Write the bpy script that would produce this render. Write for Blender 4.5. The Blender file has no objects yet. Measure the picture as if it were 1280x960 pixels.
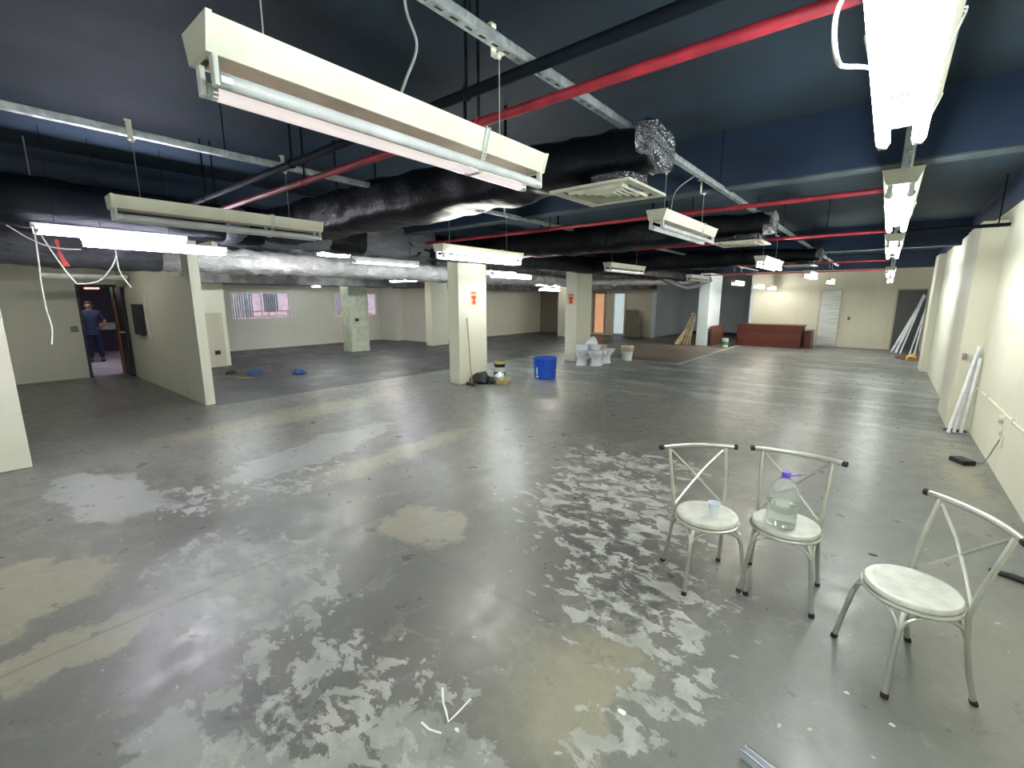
import bpy, math, random
from mathutils import Vector, Matrix, noise
random.seed(7)
PI = math.pi
sc = bpy.context.scene
COL = sc.collection

# ------------------------------------------------------------------ materials
class NT:
    def __init__(s, name):
        s.m = bpy.data.materials.new(name); s.m.use_nodes = True
        s.t = s.m.node_tree; s.b = s.t.nodes['Principled BSDF']; s.out = s.t.nodes['Material Output']
        s.co = s.t.nodes.new('ShaderNodeTexCoord').outputs['Object']
    def n(s, typ, **kw):
        d = s.t.nodes.new(typ)
        for k, v in kw.items(): setattr(d, k, v)
        return d
    def put(s, sock, v):
        if isinstance(v, bpy.types.NodeSocket): s.t.links.new(v, sock)
        elif isinstance(v, (tuple, list)) and len(v) == 3 and sock.type == 'RGBA': sock.default_value = (*v, 1)
        else: sock.default_value = v
    def math(s, op, a, b=0.0, c=0.0, clamp=False):
        d = s.n('ShaderNodeMath', operation=op, use_clamp=clamp)
        s.put(d.inputs[0], a); s.put(d.inputs[1], b); s.put(d.inputs[2], c)
        return d.outputs[0]
    def noise(s, scale, detail=4, rough=.55, vec=None, dist=0.0, color=False):
        d = s.n('ShaderNodeTexNoise'); s.put(d.inputs['Vector'], vec or s.co)
        d.inputs['Scale'].default_value = scale; d.inputs['Detail'].default_value = detail
        d.inputs['Roughness'].default_value = rough; d.inputs['Distortion'].default_value = dist
        return d.outputs['Color' if color else 'Fac']
    def ramp(s, f, lo, hi, a=0.0, b=1.0):
        d = s.n('ShaderNodeMapRange', interpolation_type='SMOOTHSTEP')
        s.put(d.inputs[0], f); d.inputs[1].default_value = lo; d.inputs[2].default_value = hi
        d.inputs[3].default_value = a; d.inputs[4].default_value = b
        return d.outputs[0]
    def mix(s, f, a, b, mode='MIX'):
        d = s.n('ShaderNodeMix', data_type='RGBA', blend_type=mode)
        s.put(d.inputs[0], f); s.put(d.inputs[6], a); s.put(d.inputs[7], b)
        return d.outputs[2]
    def vec(s, op, a, b=None):
        d = s.n('ShaderNodeVectorMath', operation=op); s.put(d.inputs[0], a)
        if b is not None: s.put(d.inputs[1], b)
        return d
    def bump(s, h, strength=.2, dist=.02):
        d = s.n('ShaderNodeBump'); d.inputs['Strength'].default_value = strength; d.inputs['Distance'].default_value = dist
        s.put(d.inputs['Height'], h); s.put(s.b.inputs['Normal'], d.outputs[0])
    def set(s, **kw):
        for k, v in kw.items(): s.put(s.b.inputs[k.replace('_', ' ')], v)

def mat(name, c, rough=.5, metal=0, var=.12, scale=6, bump=0, bscale=30, emit=0, ecol=None, trans=0, spec=.5, ior=1.45):
    x = NT(name)
    f = x.noise(scale, 4)
    lo = tuple(v*(1-var) for v in c); hi = tuple(min(1, v*(1+var)) for v in c)
    x.set(Base_Color=x.mix(x.ramp(f, .35, .65), lo, hi), Roughness=rough, Metallic=metal, IOR=ior)
    x.b.inputs['Specular IOR Level'].default_value = spec
    if bump: x.bump(x.noise(bscale, 3), bump, .01)
    if emit:
        x.set(Emission_Color=(*(ecol or c), 1)); x.b.inputs['Emission Strength'].default_value = emit
    if trans: x.b.inputs['Transmission Weight'].default_value = trans
    return x.m

CREAM = (.70, .69, .56)
def wall_mat(name, c, stain=.25):
    x = NT(name)
    f = x.noise(.9, 5, .6)
    st = x.vec('MULTIPLY', x.co, (6, 6, .35)).outputs[0]
    g = x.noise(1.0, 4, .6, vec=st)
    base = x.mix(x.ramp(f, .3, .7), tuple(v*.93 for v in c), c)
    dirty = x.mix(x.math('MULTIPLY', x.ramp(g, .52, .75), stain), base, tuple(v*.72 for v in c))
    x.set(Base_Color=dirty, Roughness=.6)
    x.bump(x.noise(40, 3), .08, .01)
    return x.m
M_wall = wall_mat('cream_paint', CREAM)
M_wallfar = wall_mat('neutral_cream_paint', (.62, .61, .55))
M_wallb = wall_mat('beige_paint', (.55, .50, .40))
M_wallg = wall_mat('grey_blue_paint', (.58, .64, .68))
M_wallbr = wall_mat('brown_paint', (.28, .23, .19))
M_white = wall_mat('pale_blue_white_paint', (.70, .80, .84), .1)
M_slab = mat('dark_ceiling_paint', (.0080, .022, .038), .75, var=.3, scale=1.2, bump=.2, bscale=25)
M_beam = mat('dark_blue_beam_paint', (.010, .024, .056), .6, var=.25, scale=1.0, bump=.15, bscale=20)
M_beamedge = mat('paler_beam_edge', (.045, .065, .08), .8, var=.3, scale=3)
M_soffit = mat('grey_soffit', (.13, .13, .13), .8, var=.4, scale=3)
M_dark = mat('black_plastic', (.012, .012, .014), .45)
M_rubber = mat('black_rubber', (.015, .015, .015), .7)
M_housing = mat('cream_enamel', (.66, .66, .55), .4, var=.08)
M_reflector = mat('aged_reflector', (.55, .45, .34), .35, var=.15)
M_steel = mat('galvanised_steel', (.56, .61, .62), .40, .7, var=.2, scale=20)
M_chrome = mat('satin_grey_metal', (.52, .53, .47), .34, .75, var=.08)
M_wire = mat('grey_wire', (.25, .27, .26), .5)
M_whitewire = mat('white_cable', (.75, .74, .66), .5)
M_red = mat('red_pipe_paint', (.25, .016, .028), .5, var=.25)
M_redd = mat('red_plastic', (.5, .03, .02), .5)
M_blackpipe = mat('black_pipe_paint', (.005, .008, .012), .7, spec=.1)
M_seat = mat('white_moulded_seat', (.55, .555, .50), .35, var=.10, scale=14)
M_cer = mat('white_ceramic', (.72, .75, .80), .2, var=.06)
M_blue = mat('blue_plastic_tub', (.006, .07, .48), .45, var=.12)
M_tan = mat('tan_cardboard', (.50, .40, .26), .8)
M_greenw = mat('green_label', (.05, .28, .16), .5)
M_whitep = mat('white_plastic', (.75, .77, .75), .45)
M_yellow = mat('mustard_plastic', (.50, .42, .15), .5)
M_wood = mat('wooden_handle', (.42, .24, .14), .6)
M_plank = mat('raw_timber', (.36, .30, .20), .8, var=.3)
M_purple = mat('violet_cap', (.16, .09, .62), .35)
M_alu = mat('pale_aluminium', (.62, .66, .70), .4, .3)
M_wtube = mat('white_glass_tube', (.80, .80, .83), .25)
M_tubeoff = mat('unlit_frosted_tube', (.60, .62, .64), .18)
M_tubepink = mat('pink_glow_tube', (.85, .80, .80), .18, emit=.42, ecol=(1, .86, .88))  # faint pink glow put into one tube of an unlit lamp
M_tubedim = mat('faint_glow_tube', (.85, .85, .85), .2, emit=.25, ecol=(.85, .9, 1))  # slight emission gives tubes of unlit lamps a glow
def tube_mat(name, e, col): return mat(name, (.9, .9, .9), .2, emit=e, ecol=col, var=.01)
M_lit = tube_mat('lit_tube', 56, (.93, 1.0, .98))
M_litR = tube_mat('lit_tube_right_row', 64, (.92, 1.0, .99))
M_lits = tube_mat('weak_lit_tube', 26, (1, .98, .92))
M_tubeB = tube_mat('half_lit_tube', 1.1, (1, .96, .96))
M_litv = tube_mat('lit_violet_tube', 48, (.88, .85, 1))
M_litw = tube_mat('lit_warm_tube', 62, (1, .95, .86))
M_litr = tube_mat('red_lamp', 1.5, (1, .16, .12))
M_skin = mat('skin', (.17, .09, .055), .6)
M_shirt = mat('navy_shirt', (.012, .016, .05), .85)
M_jeans = mat('blue_jeans', (.010, .015, .065), .85)
M_hair = mat('black_hair', (.012, .01, .01), .7)
M_shoe = mat('dark_shoe', (.02, .02, .04), .6)
M_signred = mat('sign_red', (.62, .05, .03), .5, var=.03)
M_signpale = mat('sign_pale_orange', (.80, .45, .25), .5, var=.03)
M_signborder = mat('sign_cream_border', (.80, .62, .45), .5, var=.03)
M_signdark = mat('sign_dark_text', (.16, .03, .02), .5)
M_bluecloth = mat('blue_cloth', (.02, .07, .22), .9)
M_peach = mat('peach_glow_panel', (.80, .45, .25), .5, emit=.30, ecol=(.95, .48, .26))  # emission stands in for warm light from the room behind
M_glasspanel = mat('frosted_glow_panel', (.70, .80, .84), .4, emit=.32, ecol=(.66, .82, .88))  # glow put into the panel instead of a lit room beyond

def foil(name, c, rough, metal, bs, scale):
    x = NT(name)
    st = x.vec('MULTIPLY', x.co, (1.6, .55, 1.2)).outputs[0]
    n1 = x.noise(scale, 5, .7, vec=st, dist=1.2)
    x.set(Base_Color=x.mix(x.ramp(n1, .3, .7), tuple(v*.7 for v in c), c), Roughness=rough, Metallic=metal)
    x.bump(n1, bs, .05 if metal < .1 else (.06 if metal < .5 else .12))
    return x.m
M_foil = foil('crinkled_silver_foil', (.98, .97, 1.0), .20, .42, .8, 7)
M_foild = foil('dull_grey_foil', (.20, .21, .25), .30, .35, .8, 8)
M_bag = foil('black_duct_wrap', (.0022, .0035, .006), .40, 0, .35, 4)
M_bag.node_tree.nodes['Principled BSDF'].inputs['Specular IOR Level'].default_value = .2
M_endfoil = foil('grey_crumpled_wrap', (.40, .42, .46), .14, .85, 1.0, 6)
M_trash = foil('black_bag_plastic', (.004, .005, .008), .28, 0, .5, 14)

def boards(name, c1, c2, w, axis, rough=.5, gap=.06):
    x = NT(name)
    sep = x.n('ShaderNodeSeparateXYZ'); x.put(sep.inputs[0], x.co)
    a = sep.outputs[axis]
    k = x.math('FRACT', x.math('DIVIDE', a, w))
    idx = x.math('FLOOR', x.math('DIVIDE', a, w))
    wn = x.n('ShaderNodeTexWhiteNoise', noise_dimensions='1D'); x.put(wn.inputs['W'], idx)
    col = x.mix(wn.outputs['Value'], c1, c2)
    st = [1.5, 1.5, 1.5]; st[axis] = 22
    g = x.noise(1, 5, .6, vec=x.vec('MULTIPLY', x.co, tuple(st)).outputs[0])
    col = x.mix(x.ramp(g, .35, .7, 0, .5), col, tuple(v*.5 for v in c1))
    col = x.mix(x.ramp(k, 0, gap, 1, 0), col, tuple(v*.25 for v in c1))
    x.set(Base_Color=col, Roughness=rough)
    return x.m
M_redwood = boards('red_brown_timber', (.075, .017, .011), (.12, .028, .016), .13, 2, .35, .08)
M_floorwood = boards('worn_floor_planks', (.13, .115, .095), (.24, .21, .17), .45, 1, .5, .1)
M_louvre = boards('louvred_door_white', (.74, .80, .80), (.80, .84, .84), .055, 2, .5, .12)

def shutter():
    x = NT('grey_roller_shutter')
    sep = x.n('ShaderNodeSeparateXYZ'); x.put(sep.inputs[0], x.co)
    k = x.math('FRACT', x.math('DIVIDE', sep.outputs[2], .1))
    x.set(Base_Color=x.mix(x.ramp(k, .8, 1), (.085, .09, .095), (.05, .055, .06)), Roughness=.5, Metallic=.2)
    return x.m
M_shutter = shutter()

# --- concrete floor: bare, sealed and flaking areas laid out in metres on the floor
def floor_mat():
    x = NT('worn_painted_concrete')
    n1 = x.noise(1.7, 6, .62); n2 = x.noise(5.5, 8, .68); n3 = x.noise(.45, 4, .5); n4 = x.noise(22, 4, .6)
    warpc = x.noise(2.4, 5, .65, color=True)
    warp = x.vec('SCALE', x.vec('SUBTRACT', warpc, (.5, .5, .5)).outputs[0]); warp.inputs['Scale'].default_value = .75
    wc = x.vec('ADD', x.co, warp.outputs[0]).outputs[0]
    warpc2 = x.noise(9, 6, .7, color=True)
    warp2 = x.vec('SCALE', x.vec('SUBTRACT', warpc2, (.5, .5, .5)).outputs[0]); warp2.inputs['Scale'].default_value = .22
    wc = x.vec('ADD', wc, warp2.outputs[0]).outputs[0]
    def blob(cx, cy, rx, ry, ang=0, lo=1.08, hi=.92, src=None):
        mp = x.n('ShaderNodeMapping', vector_type='TEXTURE'); x.put(mp.inputs['Vector'], src or wc)
        mp.inputs['Location'].default_value = (cx, cy, 0); mp.inputs['Rotation'].default_value = (0, 0, math.radians(ang))
        mp.inputs['Scale'].default_value = (rx, ry, 1e6)
        l = x.vec('LENGTH', mp.outputs[0]).outputs['Value']
        return x.ramp(l, hi, lo, 1, 0)
    def union(L):
        r = L[0]
        for q in L[1:]: r = x.math('MAXIMUM', r, q)
        return r
    base = x.mix(x.ramp(n1, .3, .7), (.132, .131, .116), (.185, .183, .162))
    base = x.mix(x.ramp(n3, .35, .65, 0, .7), base, (.112, .114, .104))
    # beige sealed bands and softer beige patches
    beige = union([blob(-6.75, 3.0, .38, 1.7, 4, 1.5, .5), blob(-4.12, 3.1, .22, 1.2, 3, 1.4, .5), blob(-3.8, 0.0, .45, .38, 0, 1.1, .9),
                   blob(-2.95, .08, .14, .42, 10, 1.2, .85), blob(-.85, 1.6, .34, .34, 0, 1.8, .2), blob(.55, 3.0, .35, .9, 0, 1.6, .3),
                   blob(-2.6, 2.05, .34, .30, 10, 1.1, .85), blob(.75, 6.2, .2, 1.6, 0, 1.4, .5), blob(-4.6, 7.2, .8, .9, 0, 1.6, .3), blob(-3.6, 9.0, .6, 1, 0, 1.6, .3)])
    base = x.mix(x.math('MULTIPLY', beige, .75), base, (.31, .29, .215))
    # broad pale patches
    pale = union([blob(-5.25, .62, .82, .30, 12), blob(-4.95, 2.5, .36, 1.25, 14), blob(-3.0, .85, .62, .42, 10, 1.5, .5),
                  blob(-1.12, .98, .36, .16, 5), blob(-1.62, .45, .55, .16, 20)])
    base = x.mix(x.math('MULTIPLY', pale, x.ramp(n2, .3, .6, .45, .8)), base, (.30, .315, .30))
    # blue-grey repaint on the right
    right = union([blob(.35, 1.9, 1.02, 1.5, 0, 1.03, .97), blob(.3, 4.0, .75, 2.0, 0, 1.2, .8)])
    base = x.mix(x.math('MULTIPLY', right, .6), base, (.148, .158, .152))
    # flaking paint (small ragged islands) where the paint has peeled
    zone = union([blob(-2.9, .95, .8, .45, 10, 1.5, .5), blob(-1.65, .75, .75, .42, 0, 1.5, .5), blob(-1.65, 3.3, .75, 1.0, 35, 1.35, .6), blob(-1.9, 4.4, .9, .3, 10, 1.5, .4),
                  blob(-.95, 2.3, .5, .5, 0, 1.6, .4), blob(-.62, 1.55, .14, .75, -8, 1.5, .6), blob(-4.2, 1.9, .25, .5, 10, 1.7, .3),
                  blob(-4.5, 1.1, .35, .35, 0, 1.7, .3)])
    fv = x.vec('MULTIPLY', x.co, (1.0, 1.5, 1)).outputs[0]
    fn = x.noise(6.0, 9, .66, vec=fv, dist=.35)
    fl = x.ramp(x.math('ADD', fn, x.math('MULTIPLY', zone, .15)), .635, .655)
    fl = x.math('MULTIPLY', fl, x.ramp(zone, 0, .25))
    base = x.mix(x.math('MULTIPLY', fl, .85), base, x.mix(x.ramp(n2, .4, .6), (.30, .308, .285), (.43, .432, .405)))
    # dark islands of remaining paint
    dk = union([blob(-1.35, 2.75, .38, .30, 30), blob(-1.75, 3.1, .28, .2, 30), blob(-1.0, 2.25, .18, .25, 0), blob(-1.95, .55, .22, .12, 0), blob(-5.9, .75, .3, .12)])
    dfl = x.math('MULTIPLY', dk, x.ramp(fn, .58, .50))
    base = x.mix(x.math('MULTIPLY', dfl, .7), base, (.085, .088, .084))
    # crumbs
    sp = x.ramp(x.noise(16, 2, .5), .735, .75)
    base = x.mix(x.math('MULTIPLY', sp, .6), base, (.5, .52, .48))
    sm = x.noise(1, 7, .7, vec=x.vec('MULTIPLY', wc, (7, 3.2, 1)).outputs[0], dist=.8)
    base = x.mix(x.ramp(sm, .52, .72, 0, .35), base, (.30, .31, .29))
    base = x.mix(x.ramp(sm, .46, .30, 0, .40), base, (.10, .10, .092))
    pn = x.noise(2.6, 6, .7, dist=.6)
    base = x.mix(x.ramp(pn, .60, .66, 0, .28), base, (.30, .285, .23))
    # old saw-cut joints
    sep = x.n('ShaderNodeSeparateXYZ'); x.put(sep.inputs[0], x.co)
    wob = x.math('MULTIPLY', x.math('SUBTRACT', n1, .5), .12)
    def line(sock, pos, w, o, a, b):
        d = x.math('ABSOLUTE', x.math('SUBTRACT', x.math('ADD', sock, wob), pos))
        m = x.ramp(d, 0, w, 1, 0)
        m = x.math('MULTIPLY', m, x.math('MULTIPLY', x.math('GREATER_THAN', o, a), x.math('LESS_THAN', o, b)))
        return m
    X, Y = sep.outputs[0], sep.outputs[1]
    ln = union([line(X, -2.98, .022, Y, -1, 6.5), line(Y, 1.80, .02, X, -2.95, -1.2), line(Y, 7.25, .035, X, -5, 1.0), line(X, -8.6, .03, Y, -1, 2.4), line(Y, 12.2, .03, X, -4.2, 1)])
    base = x.mix(x.math('MULTIPLY', ln, .45), base, (.09, .09, .085))
    base = x.mix(x.ramp(n4, .3, .7, 0, .12), base, (.08, .08, .075))
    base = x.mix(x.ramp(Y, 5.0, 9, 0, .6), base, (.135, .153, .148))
    # streaks across the width near the far end
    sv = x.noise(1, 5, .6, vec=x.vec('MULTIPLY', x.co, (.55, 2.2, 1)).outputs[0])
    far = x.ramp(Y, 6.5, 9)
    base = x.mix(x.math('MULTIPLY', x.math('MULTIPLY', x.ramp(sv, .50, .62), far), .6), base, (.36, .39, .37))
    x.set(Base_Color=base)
    rough = x.math('ADD', x.ramp(n2, .3, .7, .26, .44), x.math('MULTIPLY', fl, .22))
    x.set(Roughness=rough)
    x.b.inputs['Specular IOR Level'].default_value = .42
    h = x.math('ADD', x.math('MULTIPLY', n2, .5), x.math('MULTIPLY', fl, -.35))
    x.bump(h, .22, .01)
    return x.m
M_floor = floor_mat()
def carpet():
    x = NT('dark_grey_floor_tiles')
    f = x.noise(1.2, 6, .6); g = x.noise(14, 4, .6)
    c = x.mix(x.ramp(f, .35, .7), (.030, .032, .036), (.062, .062, .068))
    c = x.mix(x.ramp(g, .6, .75, 0, .5), c, (.12, .12, .12))
    x.set(Base_Color=c, Roughness=x.ramp(f, .3, .7, .35, .6)); x.bump(g, .2, .01)
    return x.m
M_carpet = carpet()
M_pinkfloor = mat('lilac_floor', (.42, .36, .42), .5, var=.25, scale=2)

# ------------------------------------------------------------------ mesh tools
class G:
    def __init__(s): s.v = []; s.f = []; s.mi = []; s.cur = 0
    def add(s, V, F):
        o = len(s.v); s.v += [tuple(p) for p in V]
        s.f += [tuple(i+o for i in q) for q in F]; s.mi += [s.cur]*len(F)
        return s
    def use(s, i): s.cur = i; return s
    def box(s, c, d, rz=0, rx=0, ry=0):
        R = Matrix.Rotation(rz, 3, 'Z') @ Matrix.Rotation(ry, 3, 'Y') @ Matrix.Rotation(rx, 3, 'X')
        V = [Vector(c) + R @ Vector((a*d[0]/2, b*d[1]/2, e*d[2]/2)) for a in (-1, 1) for b in (-1, 1) for e in (-1, 1)]
        return s.add(V, [(0, 1, 3, 2), (4, 6, 7, 5), (0, 4, 5, 1), (2, 3, 7, 6), (0, 2, 6, 4), (1, 5, 7, 3)])
    def b2(s, x0, x1, y0, y1, z0, z1):
        return s.box(((x0+x1)/2, (y0+y1)/2, (z0+z1)/2), (x1-x0, y1-y0, z1-z0))
    def tube(s, P, r, n=10, caps=True):
        P = [Vector(p) for p in P]; R = r if isinstance(r, (list, tuple)) else [r]*len(P)
        t = (P[1]-P[0]).normalized(); a = t.orthogonal().normalized(); V = []
        for i, p in enumerate(P):
            t2 = (P[min(i+1, len(P)-1)]-P[max(i-1, 0)]).normalized()
            q = t.rotation_difference(t2); a = (q @ a).normalized(); t = t2; b = t.cross(a)
            V += [p + (a*math.cos(2*PI*k/n) + b*math.sin(2*PI*k/n))*R[i] for k in range(n)]
        F = [(i*n+k, i*n+(k+1) % n, (i+1)*n+(k+1) % n, (i+1)*n+k) for i in range(len(P)-1) for k in range(n)]
        if caps: F += [tuple(range(n-1, -1, -1)), tuple(range((len(P)-1)*n, len(P)*n))]
        return s.add(V, F)
    def cyl(s, a, b, r, n=16): return s.tube([a, b], r, n)
    def loft(s, rings, n=24, c=(0, 0, 0), cap0=True, cap1=True, pw=1.0):
        # rings: (z, cx, cy, rx, ry)
        V = []
        for z, cx, cy, rx, ry in rings:
            for k in range(n):
                a = 2*PI*k/n; ca, sa = math.cos(a), math.sin(a)
                V.append((c[0]+cx+rx*math.copysign(abs(ca)**pw, ca), c[1]+cy+ry*math.copysign(abs(sa)**pw, sa), c[2]+z))
        m = len(rings)
        F = [(i*n+k, i*n+(k+1) % n, (i+1)*n+(k+1) % n, (i+1)*n+k) for i in range(m-1) for k in range(n)]
        if cap0: F.append(tuple(range(n-1, -1, -1)))
        if cap1: F.append(tuple(range((m-1)*n, m*n)))
        return s.add(V, F)
    def lathe(s, prof, n=24, c=(0, 0, 0), cap0=True, cap1=True): return s.loft([(z, 0, 0, r, r) for r, z in prof], n, c, cap0, cap1)
    def ext(s, prof, y0, y1, loop=True):
        n = len(prof); V = [(x, y0, z) for x, z in prof] + [(x, y1, z) for x, z in prof]
        F = [(k, (k+1) % n, n+(k+1) % n, n+k) for k in range(n if loop else n-1)]
        if loop: F += [tuple(range(n-1, -1, -1)), tuple(range(n, 2*n))]
        return s.add(V, F)
    def xf(s, M, start=0):
        s.v[start:] = [tuple(M @ Vector(p)) for p in s.v[start:]]; return s
    def jit(s, amt, sc_, seed=0):
        s.v = [tuple(Vector(p) + noise.noise_vector(Vector(p)*sc_ + Vector((seed, seed, seed)))*amt) for p in s.v]; return s

def smooth(P, n=6):
    P = [Vector(p) for p in P]; Q = [P[0]*2-P[1]]+P+[P[-1]*2-P[-2]]; R = []
    for i in range(1, len(Q)-2):
        a, b, c, d = Q[i-1:i+3]
        for k in range(n):
            t = k/n; R.append(.5*((2*b)+(c-a)*t+(2*a-5*b+4*c-d)*t*t+(3*b-a-3*c+d)*t**3))
    return R+[P[-1]]
def obj(name, g, m, parent=None, smooth=False, loc=None, rz=0, bevel=0):
    me = bpy.data.meshes.new(name); me.from_pydata(g.v, [], g.f)
    for q in (m if isinstance(m, (list, tuple)) else [m]): me.materials.append(q)
    for p, i in zip(me.polygons, g.mi): p.material_index = i; p.use_smooth = smooth
    import bmesh
    b = bmesh.new(); b.from_mesh(me); bmesh.ops.recalc_face_normals(b, faces=b.faces); b.to_mesh(me); b.free()
    me.update()
    if smooth: 
        try: me.set_sharp_from_angle(angle=math.radians(40))
        except Exception: pass
    o = bpy.data.objects.new(name, me); COL.objects.link(o)
    if parent: o.parent = parent
    if loc: o.location = loc
    o.rotation_euler.z = rz
    if bevel:
        md = o.modifiers.new('bevel', 'BEVEL'); md.width = bevel; md.segments = 2; md.limit_method = 'ANGLE'
    return o
def thing(name, label, cat, loc=(0, 0, 0), rz=0, group=None):
    o = bpy.data.objects.new(name, None); COL.objects.link(o); o.empty_display_size = .1
    o.location = loc; o.rotation_euler.z = rz
    return tag(o, label, cat, group)
def tag(o, label, cat, group=None, kind=None):
    o['label'] = label; o['category'] = cat
    if group: o['group'] = group
    if kind: o['kind'] = kind
    return o
def struct(name, g, m, parent=None, **k):
    o = obj(name, g, m, parent, **k)
    if not parent: o['kind'] = 'structure'
    return o

# ------------------------------------------------------------------ setting
CZ = 3.15
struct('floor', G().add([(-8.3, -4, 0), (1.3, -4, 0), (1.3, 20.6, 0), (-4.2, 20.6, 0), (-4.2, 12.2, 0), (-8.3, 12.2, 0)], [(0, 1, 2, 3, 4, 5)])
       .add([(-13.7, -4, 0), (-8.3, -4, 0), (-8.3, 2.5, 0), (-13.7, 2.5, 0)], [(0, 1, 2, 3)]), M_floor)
struct('floor_dark', G().add([(-13.7, 2.5, 0), (-8.3, 2.5, 0), (-8.3, 20.1, 0), (-17, 20.1, 0), (-17, 4.4, 0), (-13.7, 4.4, 0)], [(0, 1, 2, 3, 4, 5)]), M_carpet).name = 'floor'
struct('floor_planks', G().add([(-8.3, 12.2, 0), (-4.2, 12.2, 0), (-4.2, 23.7, 0), (-8.3, 23.7, 0)], [(0, 1, 2, 3)]), M_floorwood).name = 'floor'
struct('floor_back', G().add([(-20.2, -1, 0), (-13.7, -1, 0), (-13.7, 4.4, 0), (-20.2, 4.4, 0)], [(0, 1, 2, 3)]), M_pinkfloor).name = 'floor'
struct('trim_1', G().b2(-4.23, -4.17, 12.2, 20.3, 0, .006).b2(-8.3, -4.17, 12.17, 12.23, 0, .004), mat('pale_floor_strip', (.42, .42, .38), .6))
struct('ceiling', G().b2(-17.05, 1.4, -4.2, 23.8, CZ, CZ+.2).b2(-20.3, -17.05, -4.2, 4.6, CZ, CZ+.2), M_slab)
# cross beams: dark faces with a lighter underside
for i, y in enumerate((-2.7, 4.49, 11.7, 18.9)):
    g = G().b2(-6.5, 1.3, y, y+.17, 2.70, CZ); g.use(1).b2(-6.5, 1.3, y-.004, y+.174, 2.685, 2.70)
    struct('trim_%d' % (i+2), g, [M_beam, M_beamedge])
g = G().b2(-6.95, -6.5, -4, 20, 2.66, CZ); g.use(1).b2(-6.952, -6.498, -4, 20, 2.655, 2.66)
struct('trim_6', g, [M_beam, M_beamedge])
g = G().b2(-3.0, -2.7, -4, 4.49, 3.0, CZ)
# right wall with pilasters
struct('wall_right', G().b2(1.02, 1.3, -4, 20.6, 0, CZ), M_wall)
struct('wall_right_pilaster', G().b2(.80, 1.03, 8.35, 9.7, 0, 2.68), M_wall).name = 'wall_right'
struct('wall_right_mid', G().b2(.90, 1.03, 9.7, 14.6, 0, 2.78), M_wall).name = 'wall_right'
struct('wall_right_pilaster2', G().b2(.78, 1.03, 14.6, 15.6, 0, 2.75), M_wall).name = 'wall_right'
struct('wall_right_top', G().b2(.99, 1.03, -4, 20.4, 2.80, CZ), M_beam).name = 'wall_right'
struct('wall_front', G().b2(-4.2, 1.3, 20.4, 20.6, 0, CZ), M_wall)
struct('wall_front_return', G().b2(-4.32, -4.2, 20.4, 23.7, 0, CZ), M_wallg).name = 'wall_front'
struct('wall_alcove', G().b2(-8.2, -4.2, 23.6, 23.8, 0, CZ).b2(-8.25, -8.05, 20.0, 23.6, 0, CZ), M_wallg).name = 'wall_front'
struct('baseboard_front', G().b2(-8.0, -4.35, 23.55, 23.6, 0, .14), M_dark)
# end wall with two openings filled with doors given their own glow
g = G().b2(-14.6, -11.2, 20, 20.15, 0, CZ).b2(-10.6, -10.15, 20, 20.15, 0, CZ).b2(-9.55, -8.25, 20, 20.15, 0, CZ)
g.b2(-11.2, -10.6, 20, 20.15, 1.98, CZ).b2(-10.15, -9.55, 20, 20.15, 1.98, CZ).b2(-11.2, -10.6, 20, 20.15, 0, .1).b2(-10.15, -9.55, 20, 20.15, 0, .1)
struct('wall_end', g, M_wallb).name = 'wall_front'
struct('wall_end_dark', G().b2(-14.4, -12.2, 19.94, 20, 0, 2.2), M_wallbr).name = 'wall_front'
d = struct('door_1', G().b2(-11.17, -10.63, 20.06, 20.10, .1, 1.98), M_peach)
obj('door_frame', G().b2(-11.25, -11.17, 19.97, 20.1, .1, 2.05).b2(-10.63, -10.55, 19.97, 20.1, .1, 2.05).b2(-11.17, -10.63, 19.97, 20.1, 1.98, 2.05), M_wallbr, d)
obj('kick_board', G().b2(-11.17, -10.63, 20.04, 20.06, .1, .25), M_peach, d)
d = struct('door_2', G().b2(-10.12, -9.58, 20.06, 20.10, .1, 1.98), M_glasspanel)
obj('door_frame', G().b2(-10.2, -10.12, 19.97, 20.1, .1, 2.03).b2(-9.58, -9.5, 19.97, 20.1, .1, 2.03), M_wallb, d)
# door wall on the left, doorway into the next room
g = G().b2(-13.75, -13.6, -4, 1.74, 0, CZ).b2(-13.75, -13.6, 2.38, 2.54, 0, CZ).b2(-13.75, -13.6, 1.74, 2.38, 2.0, CZ)
struct('wall_left', g, M_wall)
struct('wall_back', G().b2(-13.75, 1.3, -4.2, -4, 0, CZ), M_wall)
struct('wall_partition', G().b2(-13.6, -9.56, 2.40, 2.54, 0, 2.6).b2(-9.56, -8.85, 2.40, 2.54, 0, 2.10).b2(-8.85, -8.5, 2.40, 2.54, 0, 2.72), M_wall)
bpy.data.objects['wall_partition'].name = 'wall_left'
struct('wall_left_stub', G().b2(-13.75, -13.3, 2.54, 4.3, 0, 2.5).b2(-17, -13.3, 4.3, 4.45, 0, CZ), M_wall).name = 'wall_left'
struct('wall_left_panel', G().b2(-13.3, -13.22, 3.93, 4.33, 0, 1.38), M_wallb).name = 'wall_left'
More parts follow.
